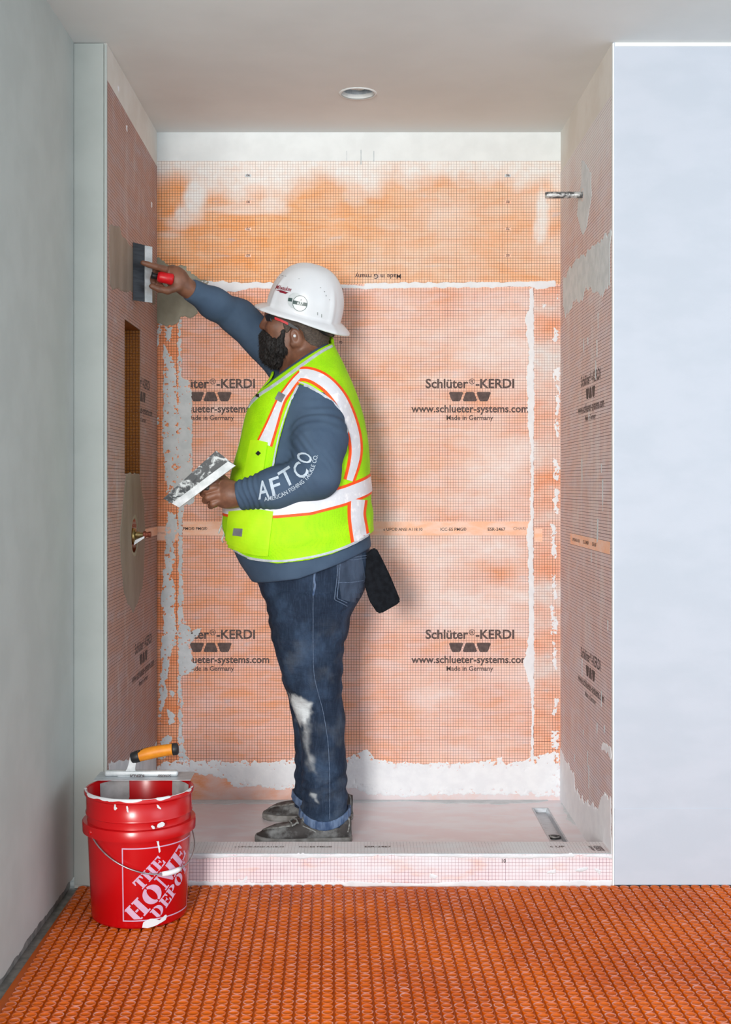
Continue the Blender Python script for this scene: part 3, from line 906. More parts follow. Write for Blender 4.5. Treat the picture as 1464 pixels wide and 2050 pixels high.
# ------------------------------------------------------------------ floor: slab, orange mat, studs
floor = sheet('floor', FLOOR, rect(-3.0, -8.0, 3.6, 0.05), M['concrete'], None, -0.006, kind='structure')
nb = NB('orange floor mat')
co = nb.coord('Object')
oi = nb.n('ShaderNodeNewGeometry').outputs['Position']
n1 = nb.noise(oi, 3.0, 3)
n2 = nb.noise(oi, 11, 4, 0.7)
c = nb.mix(nb.ramp(n1, 0.35, 0.65), srgb(178, 76, 4), srgb(196, 90, 7))
c = nb.mix(nb.math('MULTIPLY', nb.ramp(n2, 0.45, 0.75), 0.35), c, srgb(166, 60, 5))
rim = nb.attr('rim')
res = nb.math('MULTIPLY', rim, nb.math('MULTIPLY_ADD', nb.ramp(nb.noise(oi, 42, 3, 0.65), 0.42, 0.72), 0.55, 0.08))
c = nb.mix(res, c, srgb(214, 182, 184))
M['mat'] = nb.done(c, 0.4, 0, 0.25)
MX0, MX1, MY0, MY1 = XW + 0.015, 1.75, -2.02, YF - 0.005
FM = Plane((0, 0, 0), (1, 0, 0), (0, 1, 0), (0, 0, 1))
mat_o = sheet('uncoupling_mat', FM, rect(MX0, MY0, MX1, MY1), M['mat'], floor, 0.0)
# one stud: a low round cup with a rolled rim and a dished middle
pf = [(0.0134, 0.0, 0), (0.0130, 0.0040, 0), (0.0134, 0.0060, .15), (0.0127, 0.0070, 1), (0.0114, 0.0068, .9), (0.0098, 0.0046, 0), (0.0045, 0.0034, 0)]
SEG = 14
sv, sf, sr = [], [], []
for (r_, h_, a_r) in pf:
    for k in range(SEG):
        t = 2 * math.pi * (k + .5) / SEG
        sv.append((r_ * math.cos(t), r_ * math.sin(t), h_))
        sr.append(a_r)
for i in range(len(pf) - 1):
    for k in range(SEG):
        k2 = (k + 1) % SEG
        sf.append((i * SEG + k, i * SEG + k2, (i + 1) * SEG + k2, (i + 1) * SEG + k))
sf.append(tuple((len(pf) - 1) * SEG + k for k in range(SEG)))
sv = np.array(sv)
stud_me = mesh_np('stud', sv, sf)
at = stud_me.attributes.new('rim', 'FLOAT', 'POINT')
at.data.foreach_set('value', np.array(sr, np.float32))
stud_me.materials.append(M['mat'])
PITCH = 0.0302
th = math.radians(1.2)
spots = []
for i in range(-60, 110):
    for j in range(-60, 60):
        x = 0.2 + i * PITCH * math.cos(th) - j * PITCH * 0.96 * math.sin(th)
        y = -1.45 + i * PITCH * math.sin(th) + j * PITCH * 0.96 * math.cos(th)
        if MX0 + 0.014 < x < MX1 - 0.01 and MY0 < y < MY1 - 0.012:
            spots.append((x, y))
vis = []
for (x, y) in spots:
    s = F / (y + D0)
    px_, py_ = CX + x * s, CY + CZ * s
    if -10 < px_ < 1474 and py_ < 2060:
        vis.append((py_, x, y))
vis.sort(reverse=True)
near = vis[:300]
nearset = {(x, y) for _, x, y in near}
for _, x, y in near:
    o = bpy.data.objects.new('stud', stud_me)
    o.location = (x, y, 0.0)
    o.rotation_euler = (0, 0, random.random() * 6)
    link(o, mat_o)
rest = [p for p in spots if p not in nearset and CX + p[0] * F / (p[1] + D0) < 1800]
nR, nS = len(rest), len(sv)
RV = np.zeros((nR, nS, 3))
RV[:] = sv
RV[:, :, :2] += np.array(rest)[:, None, :]
RF = []
for i in range(nR):
    o = i * nS
    RF += [tuple(a + o for a in f) for f in sf]
obj('studs', RV.reshape(-1, 3), RF, M['mat'], mat_o, attrs={'rim': np.tile(np.array(sr), nR)}, kind='stuff')

# ------------------------------------------------------------------ plumbing left open in the walls
valve = thing('shower_valve', (XL, VC[0], VC[1]), 'brass shower valve stem sticking out of a round hole in the left shower wall', 'valve')
V, Fc = lathe([(VR, 0.0), (VR, -0.06), (0.001, -0.06)], (XL, VC[0], VC[1]), 'X', 28)
obj('hole_lining', V, Fc, speckled('orange hole lining', srgb(190, 92, 40), srgb(168, 76, 34), 20, 0.6), valve)
V, Fc = lathe([(0.024, -0.055), (0.024, -0.012), (0.027, -0.012), (0.027, 0.004), (0.021, 0.006), (0.0005, 0.006)], (XL, VC[0] + 0.006, VC[1] - 0.002), 'X', 24)
obj('valve_body', V, Fc, M['brass'], valve)
V, Fc = lathe([(0.011, 0.004), (0.011, 0.018), (0.008, 0.020), (0.008, 0.032), (0.0075, 0.033), (0.0005, 0.033)], (XL, VC[0] + 0.006, VC[1] + 0.002), 'X', 16)
obj('stem', V, Fc, M['brass'], valve)
V, Fc = lathe([(0.008, 0.030), (0.012, 0.032), (0.012, 0.039), (0.008, 0.040), (0.008, 0.047), (0.010, 0.048), (0.010, 0.056), (0.0005, 0.057)], (XL, VC[0] + 0.006, VC[1] + 0.003), 'X', 12)
obj('stem_tip', V, Fc, M['copper'], valve, smooth=False)
pz = VC[1] - 0.012
obj('plastic_guard', [(XL + .002, VC[0] - .014, pz - .02), (XL + .036, VC[0] - .006, pz + .004), (XL + .034, VC[0] + .012, pz + .006), (XL + .002, VC[0] + .022, pz - .016), (XL + .004, VC[0] - .012, pz - .004), (XL + .036, VC[0] - .006, pz + .010), (XL + .034, VC[0] + .012, pz + .012), (XL + .004, VC[0] + .02, pz)],
    [(0, 1, 2, 3), (4, 7, 6, 5), (0, 4, 5, 1), (3, 2, 6, 7), (1, 5, 6, 2), (0, 3, 7, 4)], M['white_plastic'], valve, smooth=False)
V, Fc = lathe([(VR - 0.001, 0.0008), (VR + 0.004, 0.003), (VR + 0.012, 0.0026), (VR + 0.02, 0.0008)], (XL, VC[0], VC[1]), 'X', 28)
obj('collar', V, Fc, M['mortar_wet'], valve)

ac = RIGHT.px(1168, 390)
AY, AZ = -ac[0], ac[1]
arm = thing('pipe_stub', (XR, AY, AZ), 'short galvanised pipe stub sticking out of the upper right shower wall', 'pipe')
pr = [(0.0105, 0.0), (0.0108, 0.02), (0.0112, 0.03), (0.0100, 0.034), (0.0112, 0.048), (0.0105, 0.06), (0.0112, 0.07), (0.0112, 0.122), (0.0102, 0.127), (0.008, 0.127), (0.0075, 0.10), (0.0005, 0.10)]
V, Fc = lathe([(r_, h_) for r_, h_ in pr], (XR, AY, AZ), (-1, 0, -0.01), 20)
obj('nipple', V, Fc, M['galv'], arm)
V, Fc = lathe([(0.0107, 0.001), (0.019, 0.0015), (0.021, 0.0028), (0.0215, 0.0008)], (XR, AY, AZ), (-1, 0, 0), 20)
obj('wall_seal', V, Fc, M['strip'], arm)
# ------------------------------------------------------------------ implicit surfaces -> one continuous mesh
def sd_cone(P, a, b, r1, r2):
    a, b = np.asarray(a, float), np.asarray(b, float)
    e = b - a
    t = np.clip((P - a) @ e / (e @ e + 1e-12), 0, 1)
    return np.sqrt(((P - a - t[:, None] * e) ** 2).sum(1)) - (r1 + (r2 - r1) * t)


def sd_chain(P, pts, rad, k=0.012):
    d = None
    for i in range(len(pts) - 1):
        q = sd_cone(P, pts[i], pts[i + 1], rad[i], rad[i + 1])
        d = q if d is None else smin(d, q, k)
    return d


def sd_ell(P, c, r, rot=None):
    q = P - np.asarray(c, float)
    if rot is not None:
        q = q @ rot
    r = np.asarray(r, float)
    k0 = np.sqrt(((q / r) ** 2).sum(1)) + 1e-9
    k1 = np.sqrt(((q / (r * r)) ** 2).sum(1)) + 1e-9
    return k0 * (k0 - 1) / k1


def rot_y(deg):
    c, s = math.cos(math.radians(deg)), math.sin(math.radians(deg))
    return np.array([[c, 0, s], [0, 1, 0], [-s, 0, c]])


def smin(a, b, k):
    h = np.clip(0.5 + 0.5 * (b - a) / k, 0, 1)
    return b + (a - b) * h - k * h * (1 - h)


def smax(a, b, k):
    return -smin(-a, -b, k)


class Loft:
    """tube field along Z (or X): rows of (t, c1, r1, c2, r2)"""

    def __init__(s, rows, axis=2, p=2.0, smooth=9):
        R = np.array(sorted(rows), float)
        s.axis = axis
        s.o = (0, 1) if axis == 2 else (2, 1)
        s.t = np.linspace(R[0, 0], R[-1, 0], 240)
        ker = np.hanning(smooth * 2 + 1)
        ker /= ker.sum()
        cols = []
        for j in range(1, 5):
            y = np.interp(s.t, R[:, 0], R[:, j])
            yp = np.concatenate([2 * y[0] - y[smooth:0:-1], y, 2 * y[-1] - y[-2:-smooth - 2:-1]])
            cols.append(np.convolve(yp, ker, 'valid'))
        s.c = cols
        s.p = p

    def at(s, t):
        return [np.interp(t, s.t, c) for c in s.c]

    def __call__(s, P, off=0.0, cap=True):
        t = P[:, s.axis]
        c1, r1, c2, r2 = s.at(t)
        r1, r2 = np.maximum(r1 + off, 1e-3), np.maximum(r2 + off, 1e-3)
        q = (np.abs((P[:, s.o[0]] - c1) / r1) ** s.p + np.abs((P[:, s.o[1]] - c2) / r2) ** s.p) ** (1 / s.p)
        d = (q - 1) * np.minimum(r1, r2)
        if cap:
            d = np.maximum(d, np.maximum(s.t[0] - off - t, t - s.t[-1] - off))
        return d


def sdf_mesh(f, lo, hi, h, B=8, band=1.7):
    lo, hi = np.asarray(lo, float), np.asarray(hi, float)
    nb_ = np.ceil((hi - lo) / (h * B)).astype(int)
    n = nb_ * B
    g = np.stack(np.meshgrid(*[np.arange(k) for k in nb_], indexing='ij'), -1).reshape(-1, 3)
    cen = lo + (g * B + (B - 1) / 2) * h
    dc = f(cen)
    act = np.abs(dc) < B * h * 0.87 * band
    vol = np.repeat(np.repeat(np.repeat(np.where(dc < 0, -1.0, 1.0).astype(np.float32).reshape(nb_), B, 0), B, 1), B, 2)
    loc = np.stack(np.meshgrid(*[np.arange(B)] * 3, indexing='ij'), -1).reshape(-1, 3)
    ga = g[act]
    for i in range(0, len(ga), 400):
        gi = ga[i:i + 400]
        ijk = (gi[:, None, :] * B + loc[None]).reshape(-1, 3)
        vol[ijk[:, 0], ijk[:, 1], ijk[:, 2]] = f(lo + ijk * h)
    s = vol < 0
    cnt = np.zeros(n - 1, np.uint8)
    for dx in (0, 1):
        for dy in (0, 1):
            for dz in (0, 1):
                cnt += s[dx:n[0] - 1 + dx, dy:n[1] - 1 + dy, dz:n[2] - 1 + dz]
    cells = np.argwhere((cnt > 0) & (cnt < 8))
    ids = np.full(n - 1, -1, np.int32)
    ids[cells[:, 0], cells[:, 1], cells[:, 2]] = np.arange(len(cells))
    acc = np.zeros((len(cells), 3))
    num = np.zeros(len(cells))
    cor = np.array([(a, b, c) for a in (0, 1) for b in (0, 1) for c in (0, 1)])
    vals = np.stack([vol[cells[:, 0] + c[0], cells[:, 1] + c[1], cells[:, 2] + c[2]] for c in cor], 1).astype(float)
    for i in range(8):
        for j in range(i + 1, 8):
            if np.abs(cor[i] - cor[j]).sum() == 1:
                a, b = vals[:, i], vals[:, j]
                m = (a < 0) != (b < 0)
                t = np.where(m, a / np.where(m, a - b, 1), 0)
                p = cor[i] + t[:, None] * (cor[j] - cor[i])
                acc += np.where(m[:, None], p, 0)
                num += m
    V = lo + (cells + acc / num[:, None]) * h
    Q = []
    for ax in range(3):
        o1, o2 = [(1, 2), (2, 0), (0, 1)][ax]
        sl0 = [slice(1, k - 1) for k in n]
        sl1 = list(sl0)
        sl0[ax] = slice(0, n[ax] - 1)
        sl1[ax] = slice(1, n[ax])
        a, b = s[tuple(sl0)], s[tuple(sl1)]
        e = np.argwhere(a != b)
        if not len(e):
            continue
        inn = a[e[:, 0], e[:, 1], e[:, 2]]
        e = e + 1
        e[:, ax] -= 1
        def cid(d1, d2):
            c = e.copy()
            c[:, o1] += d1
            c[:, o2] += d2
            return ids[c[:, 0], c[:, 1], c[:, 2]]
        q = np.stack([cid(-1, -1), cid(0, -1), cid(0, 0), cid(-1, 0)], 1)
        q[~inn] = q[~inn][:, ::-1]
        Q.append(q)
    Q = np.vstack(Q)
    Q = Q[(Q >= 0).all(1)]
    return V, Q


def relax(V, Q, it=2, lam=0.5):
    e = np.vstack([Q[:, [0, 1]], Q[:, [1, 2]], Q[:, [2, 3]], Q[:, [3, 0]]])
    for _ in range(it):
        acc = np.zeros_like(V)
        num = np.zeros(len(V))
        for a, b in ((0, 1), (1, 0)):
            for d in range(3):
                acc[:, d] += np.bincount(e[:, a], V[e[:, b], d], len(V))
            num += np.bincount(e[:, a], minlength=len(V))
        V = V + lam * (acc / np.maximum(num, 1)[:, None] - V)
    return V


def sdf_obj(name, f, lo, hi, h, mat, parent, it=2, **kw):
    V, Q = sdf_mesh(f, lo, hi, h)
    V = relax(V, Q, it)
    o = obj(name, V, Q, mat, parent, **kw)
    return o, BVHTree.FromPolygons([tuple(v) for v in V], [tuple(int(i) for i in q) for q in Q])


def to_px(P):
    s = F / (P[:, 1] + D0)
    return np.stack([CX + P[:, 0] * s, CY - (P[:, 2] - CZ) * s], 1)


EYE = Vector((0, -D0, CZ))


def cam_ray(x, y):
    return EYE, Vector(((x - CX) / F, 1.0, (CY - y) / F)).normalized()


def strip_rays(name, bvh, grid, off, mat, parent, maxd=None, **kw):
    """a band of cloth laid on a surface: grid[i][j] = (origin, direction); it gets its own thickness"""
    n, m = len(grid), len(grid[0])
    P = np.full((n, m, 3), np.nan)
    Nn = np.zeros((n, m, 3))
    for i in range(n):
        for j in range(m):
            o, d = grid[i][j]
            loc, nor, _, dist = bvh.ray_cast(o, d)
            if loc is None:
                continue
            if nor.dot(d) > 0:
                nor = -nor
            P[i, j] = loc
            Nn[i, j] = nor
    V, Fc = [], []
    ok = ~np.isnan(P[:, :, 0])
    idt = np.full((n, m), -1)
    for i in range(n):
        for j in range(m):
            if ok[i, j]:
                idt[i, j] = len(V)
                V.append(P[i, j] + Nn[i, j] * off)
    # keep the largest connected run only
    lab = np.where(ok, np.arange(n * m).reshape(n, m), -1)
    for _ in range(n + m):
        old = lab.copy()
        for ax in (0, 1):
            for sh in (1, -1):
                r_ = np.roll(lab, sh, ax)
                pr_ = np.roll(P, sh, ax)
                if sh == 1:
                    (r_[0] if ax == 0 else r_[:, 0])[...] = -1
                else:
                    (r_[-1] if ax == 0 else r_[:, -1])[...] = -1
                near_ = np.nan_to_num(np.linalg.norm(P - pr_, axis=2), nan=9.) < (maxd or 0.06) * .7
                lab = np.where((lab >= 0) & (r_ > lab) & near_, r_, lab)
        if (lab == old).all():
            break
    if (lab >= 0).any():
        u_, c_ = np.unique(lab[lab >= 0], return_counts=True)
        ok &= lab == u_[c_.argmax()]
        V = []
        idt[:] = -1
        for i in range(n):
            for j in range(m):
                if ok[i, j]:
                    idt[i, j] = len(V)
                    V.append(P[i, j] + Nn[i, j] * off)
    nt = len(V)
    for i in range(n):
        for j in range(m):
            if ok[i, j]:
                V.append(P[i, j] - Nn[i, j] * 0.002)
    cellok = np.zeros((n + 1, m + 1), bool)
    for i in range(n - 1):
        for j in range(m - 1):
            q = (idt[i, j], idt[i + 1, j], idt[i + 1, j + 1], idt[i, j + 1])
            if min(q) < 0:
                continue
            pp = [np.array(V[k]) for k in q]
            if max(np.linalg.norm(pp[0] - pp[2]), np.linalg.norm(pp[1] - pp[3])) > (maxd or 0.06):
                continue
            cellok[i + 1, j + 1] = True
            Fc.append(q)
    for i in range(n - 1):
        for j in range(m - 1):
            if not cellok[i + 1, j + 1]:
                continue
            for (di, dj, a, b) in ((-1, 0, (0, 1), (0, 0)), (1, 0, (1, 0), (1, 1)), (0, -1, (0, 0), (1, 0)), (0, 1, (1, 1), (0, 1))):
                if not cellok[i + 1 + di, j + 1 + dj]:
                    A, Bq = idt[i + a[0], j + a[1]], idt[i + b[0], j + b[1]]
                    Fc.append((A, Bq, Bq + nt, A + nt))
    if not Fc:
        return None
    return obj(name, V, Fc, mat, parent, smooth=False, **kw)


def resample(pts, n):
    pts = np.asarray(pts, float)
    # Catmull-Rom through the points
    out = []
    P = np.vstack([2 * pts[0] - pts[1], pts, 2 * pts[-1] - pts[-2]])
    for i in range(1, len(P) - 2):
        for t in np.linspace(0, 1, 12, endpoint=False):
            out.append(0.5 * (2 * P[i] + (P[i + 1] - P[i - 1]) * t + (2 * P[i - 1] - 5 * P[i] + 4 * P[i + 1] - P[i + 2]) * t * t + (3 * P[i] - P[i - 1] - 3 * P[i + 1] + P[i + 2]) * t ** 3))
    out.append(pts[-1])
    out = np.array(out)
    L = np.concatenate([[0], np.cumsum(np.linalg.norm(np.diff(out, axis=0), axis=1))])
    t = np.linspace(0, L[-1], n)
    return np.stack([np.interp(t, L, out[:, k]) for k in range(out.shape[1])], 1)


def ribbon(name, bvh, pts, width, off, mat, parent, n=None, m=4, spline=True, **kw):
    """cloth strip seen along pixel polyline pts, laid onto the surface; width in pixels (number or list)"""
    pts = np.asarray(pts, float)
    L = np.linalg.norm(np.diff(pts, axis=0), axis=1).sum()
    n = n or max(3, int(L / 4))
    if spline:
        c = resample(pts, n)
    else:
        Lc = np.concatenate([[0], np.cumsum(np.linalg.norm(np.diff(pts, axis=0), axis=1))])
        t = np.linspace(0, Lc[-1], n)
        c = np.stack([np.interp(t, Lc, pts[:, k]) for k in range(2)], 1)
    w = np.interp(np.linspace(0, 1, n), np.linspace(0, 1, np.size(width)), np.atleast_1d(width)) if np.size(width) > 1 else np.full(n, float(np.atleast_1d(width)[0]))
    tg = np.gradient(c, axis=0)
    tg /= np.linalg.norm(tg, axis=1)[:, None] + 1e-9
    nn = np.stack([-tg[:, 1], tg[:, 0]], 1)
    grid = [[cam_ray(*(c[i] + nn[i] * w[i] * (j / (m - 1) - .5))) for j in range(m)] for i in range(n)]
    return strip_rays(name, bvh, grid, off, mat, parent, **kw)


def decal(name, bvh, V2, Fc, off, mat, parent, maxlen=5.0):
    """flat print (pixel outline V2 with faces Fc) laid onto a surface"""
    bm = bmesh.new()
    vs = [bm.verts.new((v[0], v[1], 0)) for v in V2]
    for f in Fc:
        try:
            bm.faces.new([vs[i] for i in f])
        except ValueError:
            pass
    bmesh.ops.triangulate(bm, faces=bm.faces)
    for _ in range(5):
        es = [e for e in bm.edges if e.calc_length() > maxlen]
        if not es:
            break
        bmesh.ops.subdivide_edges(bm, edges=es, cuts=1)
        bmesh.ops.triangulate(bm, faces=bm.faces)
    bm.verts.index_update()
    out, ok = [], []
    for v in bm.verts:
        o, d = cam_ray(v.co.x, v.co.y)
        loc, nor, _, _ = bvh.ray_cast(o, d)
        ok.append(loc is not None)
        if loc is None:
            out.append((0, 0, 0))
        else:
            if nor.dot(d) > 0:
                nor = -nor
            out.append(tuple(loc + nor * off - d * off * 0.5))
    F2 = [tuple(v.index for v in f.verts) for f in bm.faces]
    F2 = [f for f in F2 if all(ok[i] for i in f)]
    bm.free()
    if not F2:
        return None
    return obj(name, out, F2, mat, parent, smooth=True)


def px_text(s, c, width, rot=0.0, bold=0.014, shear=0.0, cap=None):
    """text in pixels: centre of the baseline, width, rotation in degrees (counter-clockwise)"""
    V, Fc = text_fit(s, width, bold, cap)
    V = V.copy()
    V[:, 0] += V[:, 1] * shear
    a = math.radians(rot)
    x = V[:, 0] * math.cos(a) - V[:, 1] * math.sin(a)
    y = V[:, 0] * math.sin(a) + V[:, 1] * math.cos(a)
    return np.stack([c[0] + x, c[1] - y], 1), Fc


def px_text_path(s, path, cap, bold=0.014):
    V, Fc = text_geo(s, bold)
    V = V.copy()
    k = cap / 0.727
    P = resample(path, 200)
    L = np.concatenate([[0], np.cumsum(np.linalg.norm(np.diff(P, axis=0), axis=1))])
    kx = L[-1] / V[:, 0].max()
    t = V[:, 0] * kx
    T = np.gradient(P, axis=0)
    T /= np.linalg.norm(T, axis=1)[:, None]
    x = np.interp(t, L, P[:, 0])
    y = np.interp(t, L, P[:, 1])
    tx, ty = np.interp(t, L, T[:, 0]), np.interp(t, L, T[:, 1])
    return np.stack([x + ty * V[:, 1] * k, y - tx * V[:, 1] * k], 1), Fc
# ------------------------------------------------------------------ the worker
YB = -0.40                                       # depth of the body's mid plane
M['skin'] = speckled('brown skin', srgb(130, 88, 67), srgb(108, 72, 55), 26, 0.5, bump=0.25, bdist=0.0012, bscale=120)
M['lip'] = speckled('lips', srgb(120, 74, 66), srgb(108, 64, 58), 30, 0.5)
M['beard'] = speckled('black beard hair', srgb(20, 16, 15), srgb(42, 35, 32), 70, 0.7, bump=1.0, bdist=0.006, bscale=110, stretch=(1, 1, 0.3), lo=0.45, hi=0.8)
M['hair'] = speckled('short grey black hair', srgb(64, 54, 47), srgb(84, 72, 62), 160, 0.7, bump=0.6, bdist=0.002, bscale=260)
M['shirt'] = speckled('blue grey jersey', srgb(74, 93, 115), srgb(65, 83, 105), 9, 0.85, bump=0.25, bdist=0.0015, bscale=70, spec=0.2)
M['shirt_print'] = speckled('pale sleeve print', srgb(196, 210, 222), srgb(176, 192, 206), 60, 0.8)
nb = NB('lime mesh fabric')
co = nb.coord()
vo = nb.n('ShaderNodeTexVoronoi')
nb.set(vo.inputs['Vector'], co)
vo.inputs['Scale'].default_value = 300
vo.inputs['Randomness'].default_value = 0.4
hole = nb.ramp(vo.outputs['Distance'], 0.22, 0.40)
c = nb.mix(nb.ramp(nb.noise(co, 9, 3), 0.4, 0.65), srgb(176, 240, 10), srgb(158, 228, 4))
c = nb.mix(nb.math('MULTIPLY', nb.math('SUBTRACT', 1.0, hole), 0.45), c, srgb(100, 160, 0))
nb.bump(nb.noise(co, 26, 3), 0.35, 0.004)
M['vest'] = nb.done(c, 0.7, 0, 0.3)
M['vest_solid'] = speckled('lime woven fabric', srgb(194, 246, 16), srgb(178, 240, 8), 10, 0.65, bump=0.4, bdist=0.003, bscale=30)
M['tape'] = speckled('silver white reflective tape', srgb(246, 247, 250), srgb(222, 225, 232), 40, 0.35, 0.0, bump=0.5, bdist=0.002, bscale=60, lo=0.3, hi=0.5)
M['orange_trim'] = speckled('fluorescent orange trim', srgb(255, 92, 22), srgb(248, 78, 12), 30, 0.6, bump=0.2)
M['piping'] = speckled('pale grey piping', srgb(202, 208, 214), srgb(180, 188, 196), 40, 0.7)
M['grey_tab'] = speckled('grey tab', srgb(128, 130, 136), srgb(112, 114, 120), 40, 0.6)
nb = NB('dark blue denim')
co = nb.coord()
n1 = nb.noise(nb.scaled(co, (1, 1, 0.6)), 11, 5, 0.62)
c = nb.mix(nb.ramp(n1, 0.40, 0.72), srgb(30, 42, 60), srgb(54, 72, 96))
tw = nb.noise(nb.scaled(co, (260, 260, 30)), 1.0, 2)
c = nb.mix(nb.math('MULTIPLY', nb.ramp(tw, 0.45, 0.7), 0.13), c, srgb(80, 98, 122))
st = nb.attr('stain')
st = nb.math('MULTIPLY', st, nb.math('MULTIPLY_ADD', nb.noise(co, 34, 5, 0.7), 1.3, 0.25), clamp=True)
c = nb.mix(st, c, srgb(206, 212, 214))
nb.bump(nb.noise(nb.scaled(co, (9, 9, 30)), 1.0, 4, 0.6, 1.0), 0.55, 0.012)
M['denim'] = nb.done(c, 0.85, 0, 0.2)
M['denim_light'] = speckled('worn denim hem', srgb(52, 74, 108), srgb(98, 118, 148), 70, 0.85, bump=0.5, bdist=0.002, stretch=(1, 1, 0.25))
M['denim_pocket'] = speckled('pocket denim', srgb(46, 60, 80), srgb(66, 82, 104), 24, 0.85, bump=0.3, stretch=(1, 1, 0.5))
M['stitch'] = speckled('pale stitching', srgb(96, 114, 138), srgb(76, 92, 116), 140, 0.8)
M['leather'] = speckled('dusty dark leather', srgb(50, 46, 45), srgb(120, 122, 122), 22, 0.7, bump=0.5, bdist=0.002, bscale=70, lo=0.42, hi=0.68)
M['sole'] = speckled('dusty rubber sole', srgb(112, 110, 106), srgb(144, 144, 142), 30, 0.85, bump=0.4, bscale=90)
M['lace'] = speckled('dusty laces', srgb(150, 152, 150), srgb(96, 94, 90), 80, 0.8)
M['helmet'] = speckled('white helmet shell', srgb(218, 222, 226), srgb(210, 215, 220), 6, 0.32, bump=0.03, spec=0.5)
M['helmet_red'] = speckled('dark red print', srgb(140, 24, 48), srgb(124, 18, 40), 40, 0.5)
M['sticker'] = speckled('white sticker', srgb(226, 232, 232), srgb(216, 224, 224), 40, 0.4)
M['sticker_grey'] = speckled('pale grey sticker', srgb(200, 206, 208), srgb(190, 198, 200), 40, 0.4)
M['sticker_green'] = speckled('dark green sticker band', srgb(46, 68, 66), srgb(54, 78, 76), 40, 0.4)
M['red_plastic'] = speckled('red plastic', srgb(214, 18, 30), srgb(196, 12, 24), 30, 0.4)
M['scuff'] = speckled('grey scuff', srgb(150, 156, 158), srgb(120, 126, 128), 80, 0.6)

T_ = lambda py, fr, bk, b, cy=YB: (W(fr, py, YB)[2], (W(fr, py, YB)[0] + W(bk, py, YB)[0]) / 2, (W(bk, py, YB)[0] - W(fr, py, YB)[0]) / 2, cy, b)
torso = Loft([T_(690, 600, 662, .070), T_(712, 580, 672, .105), T_(735, 558, 684, .150), T_(765, 534, 699, .195), T_(800, 512, 711, .215), T_(840, 498, 721, .225), T_(880, 490, 728, .230),
              T_(940, 474, 734, .238), T_(1000, 459, 738, .245), T_(1050, 454, 741, .248), T_(1090, 464, 745, .246), T_(1130, 486, 748, .238), T_(1175, 512, 744, .226)], p=2.25, smooth=12)
SN, EN, WN = W(632, 812, -0.565), W(634, 952, -0.655), W(470, 994, -0.635)
UN = (SN + EN) / 2 + np.array([0.012, -0.012, 0])
FN = EN + (WN - EN) * 0.5 + np.array([0, -0.004, -0.006])
SF, EF, WF = W(592, 742, -0.235), W(478, 636, -0.28), W(376, 578, -0.44)


def near_arm(P, o=0.0):
    a = sd_chain(P, [SN, UN, EN], [.084 + o, .086 + o, .070 + o], 0.03)
    b = sd_chain(P, [EN, FN, WN], [.071 + o, .062 + o, .046 + o], 0.03)
    return smin(a, b, 0.035)


def far_arm(P, o=0.0):
    return sd_chain(P, [SF, EF, (EF + WF) / 2, WF], [.082 + o, .060 + o, .050 + o, .037 + o], 0.03)


def wrinkle_arm(P):
    """cloth pushed together in the crook of the near elbow and at the cuffs"""
    ax = (WN - EN) / np.linalg.norm(WN - EN)
    t = (P - EN) @ ax
    w1 = np.exp(-((t - 0.22) / 0.045) ** 2) * np.sin(t * 330 + 3.0 * vnoise(P, 16, 3)) * 0.0036
    au = (EN - SN) / np.linalg.norm(EN - SN)
    u = (P - SN) @ au
    w2 = np.exp(-((u - 0.06) / 0.07) ** 2) * np.sin(u * 190 + 3.5 * vnoise(P, 12, 5)) * 0.0026
    w3 = np.exp(-((P - EN - np.array([-.03, 0, .05])) ** 2).sum(1) / 0.006) * np.sin((P[:, 2] * 0.8 + P[:, 0]) * 230 + 2.5 * vnoise(P, 20, 4)) * 0.0042
    return w1 + w2 + w3


hem_shirt = lambda X: np.interp(X, [W(513, 0, -.58)[0], W(600, 0, -.58)[0], W(680, 0, -.58)[0], W(752, 0, -.5)[0]], [W(0, 1166, -.5)[2], W(0, 1157, -.58)[2], W(0, 1128, -.58)[2], W(0, 1094, -.5)[2]])
NEAR_CUT = (WN - FN) / np.linalg.norm(WN - FN)
FAR_CUT = (WF - EF) / np.linalg.norm(WF - EF)
FCUFF = W(380, 579, -0.435)
NCUFF = W(477, 992, -0.635)


nA, nB = W(667, 688, YB), W(500, 806, YB)
_e = (nB - nA) / np.linalg.norm(nB - nA)
NECK_N = np.array([_e[2], 0, -_e[0]])
if NECK_N[0] > 0:
    NECK_N = -NECK_N



def f_shirt(P):
    d = torso(P)
    shoulder = sd_cone(P, W(628, 745, -0.46), SN, .070, .086)
    shf = sd_cone(P, W(600, 730, -0.36), SF, .075, .084)
    d = smin(smin(d, shoulder, .05), shf, .05)
    d = smax(d, (P - nA) @ NECK_N - .009 - 0.32 * np.maximum(P[:, 1] - YB, 0), .006)
    na = smax(near_arm(P) + wrinkle_arm(P), (P - NCUFF) @ NEAR_CUT, .004)
    fa = smax(far_arm(P) + 0.0022 * fbm(P, 14, 3, 2), (P - FCUFF) @ FAR_CUT, .004)
    d = d + 0.004 * fbm(P * np.array([1, 1, 1.6]), 7, 3, 21) * (P[:, 2] < 1.15)
    d = smin(d, na, .022)
    d = smin(d, fa, .03)
    d = smax(d, hem_shirt(P[:, 0]) - P[:, 2], .006)
    return d


# head frame (pixels at the body's mid plane)
H = lambda x, y, dy=0.0: W(x, y, YB + dy)
SKULL = H(605, 628)


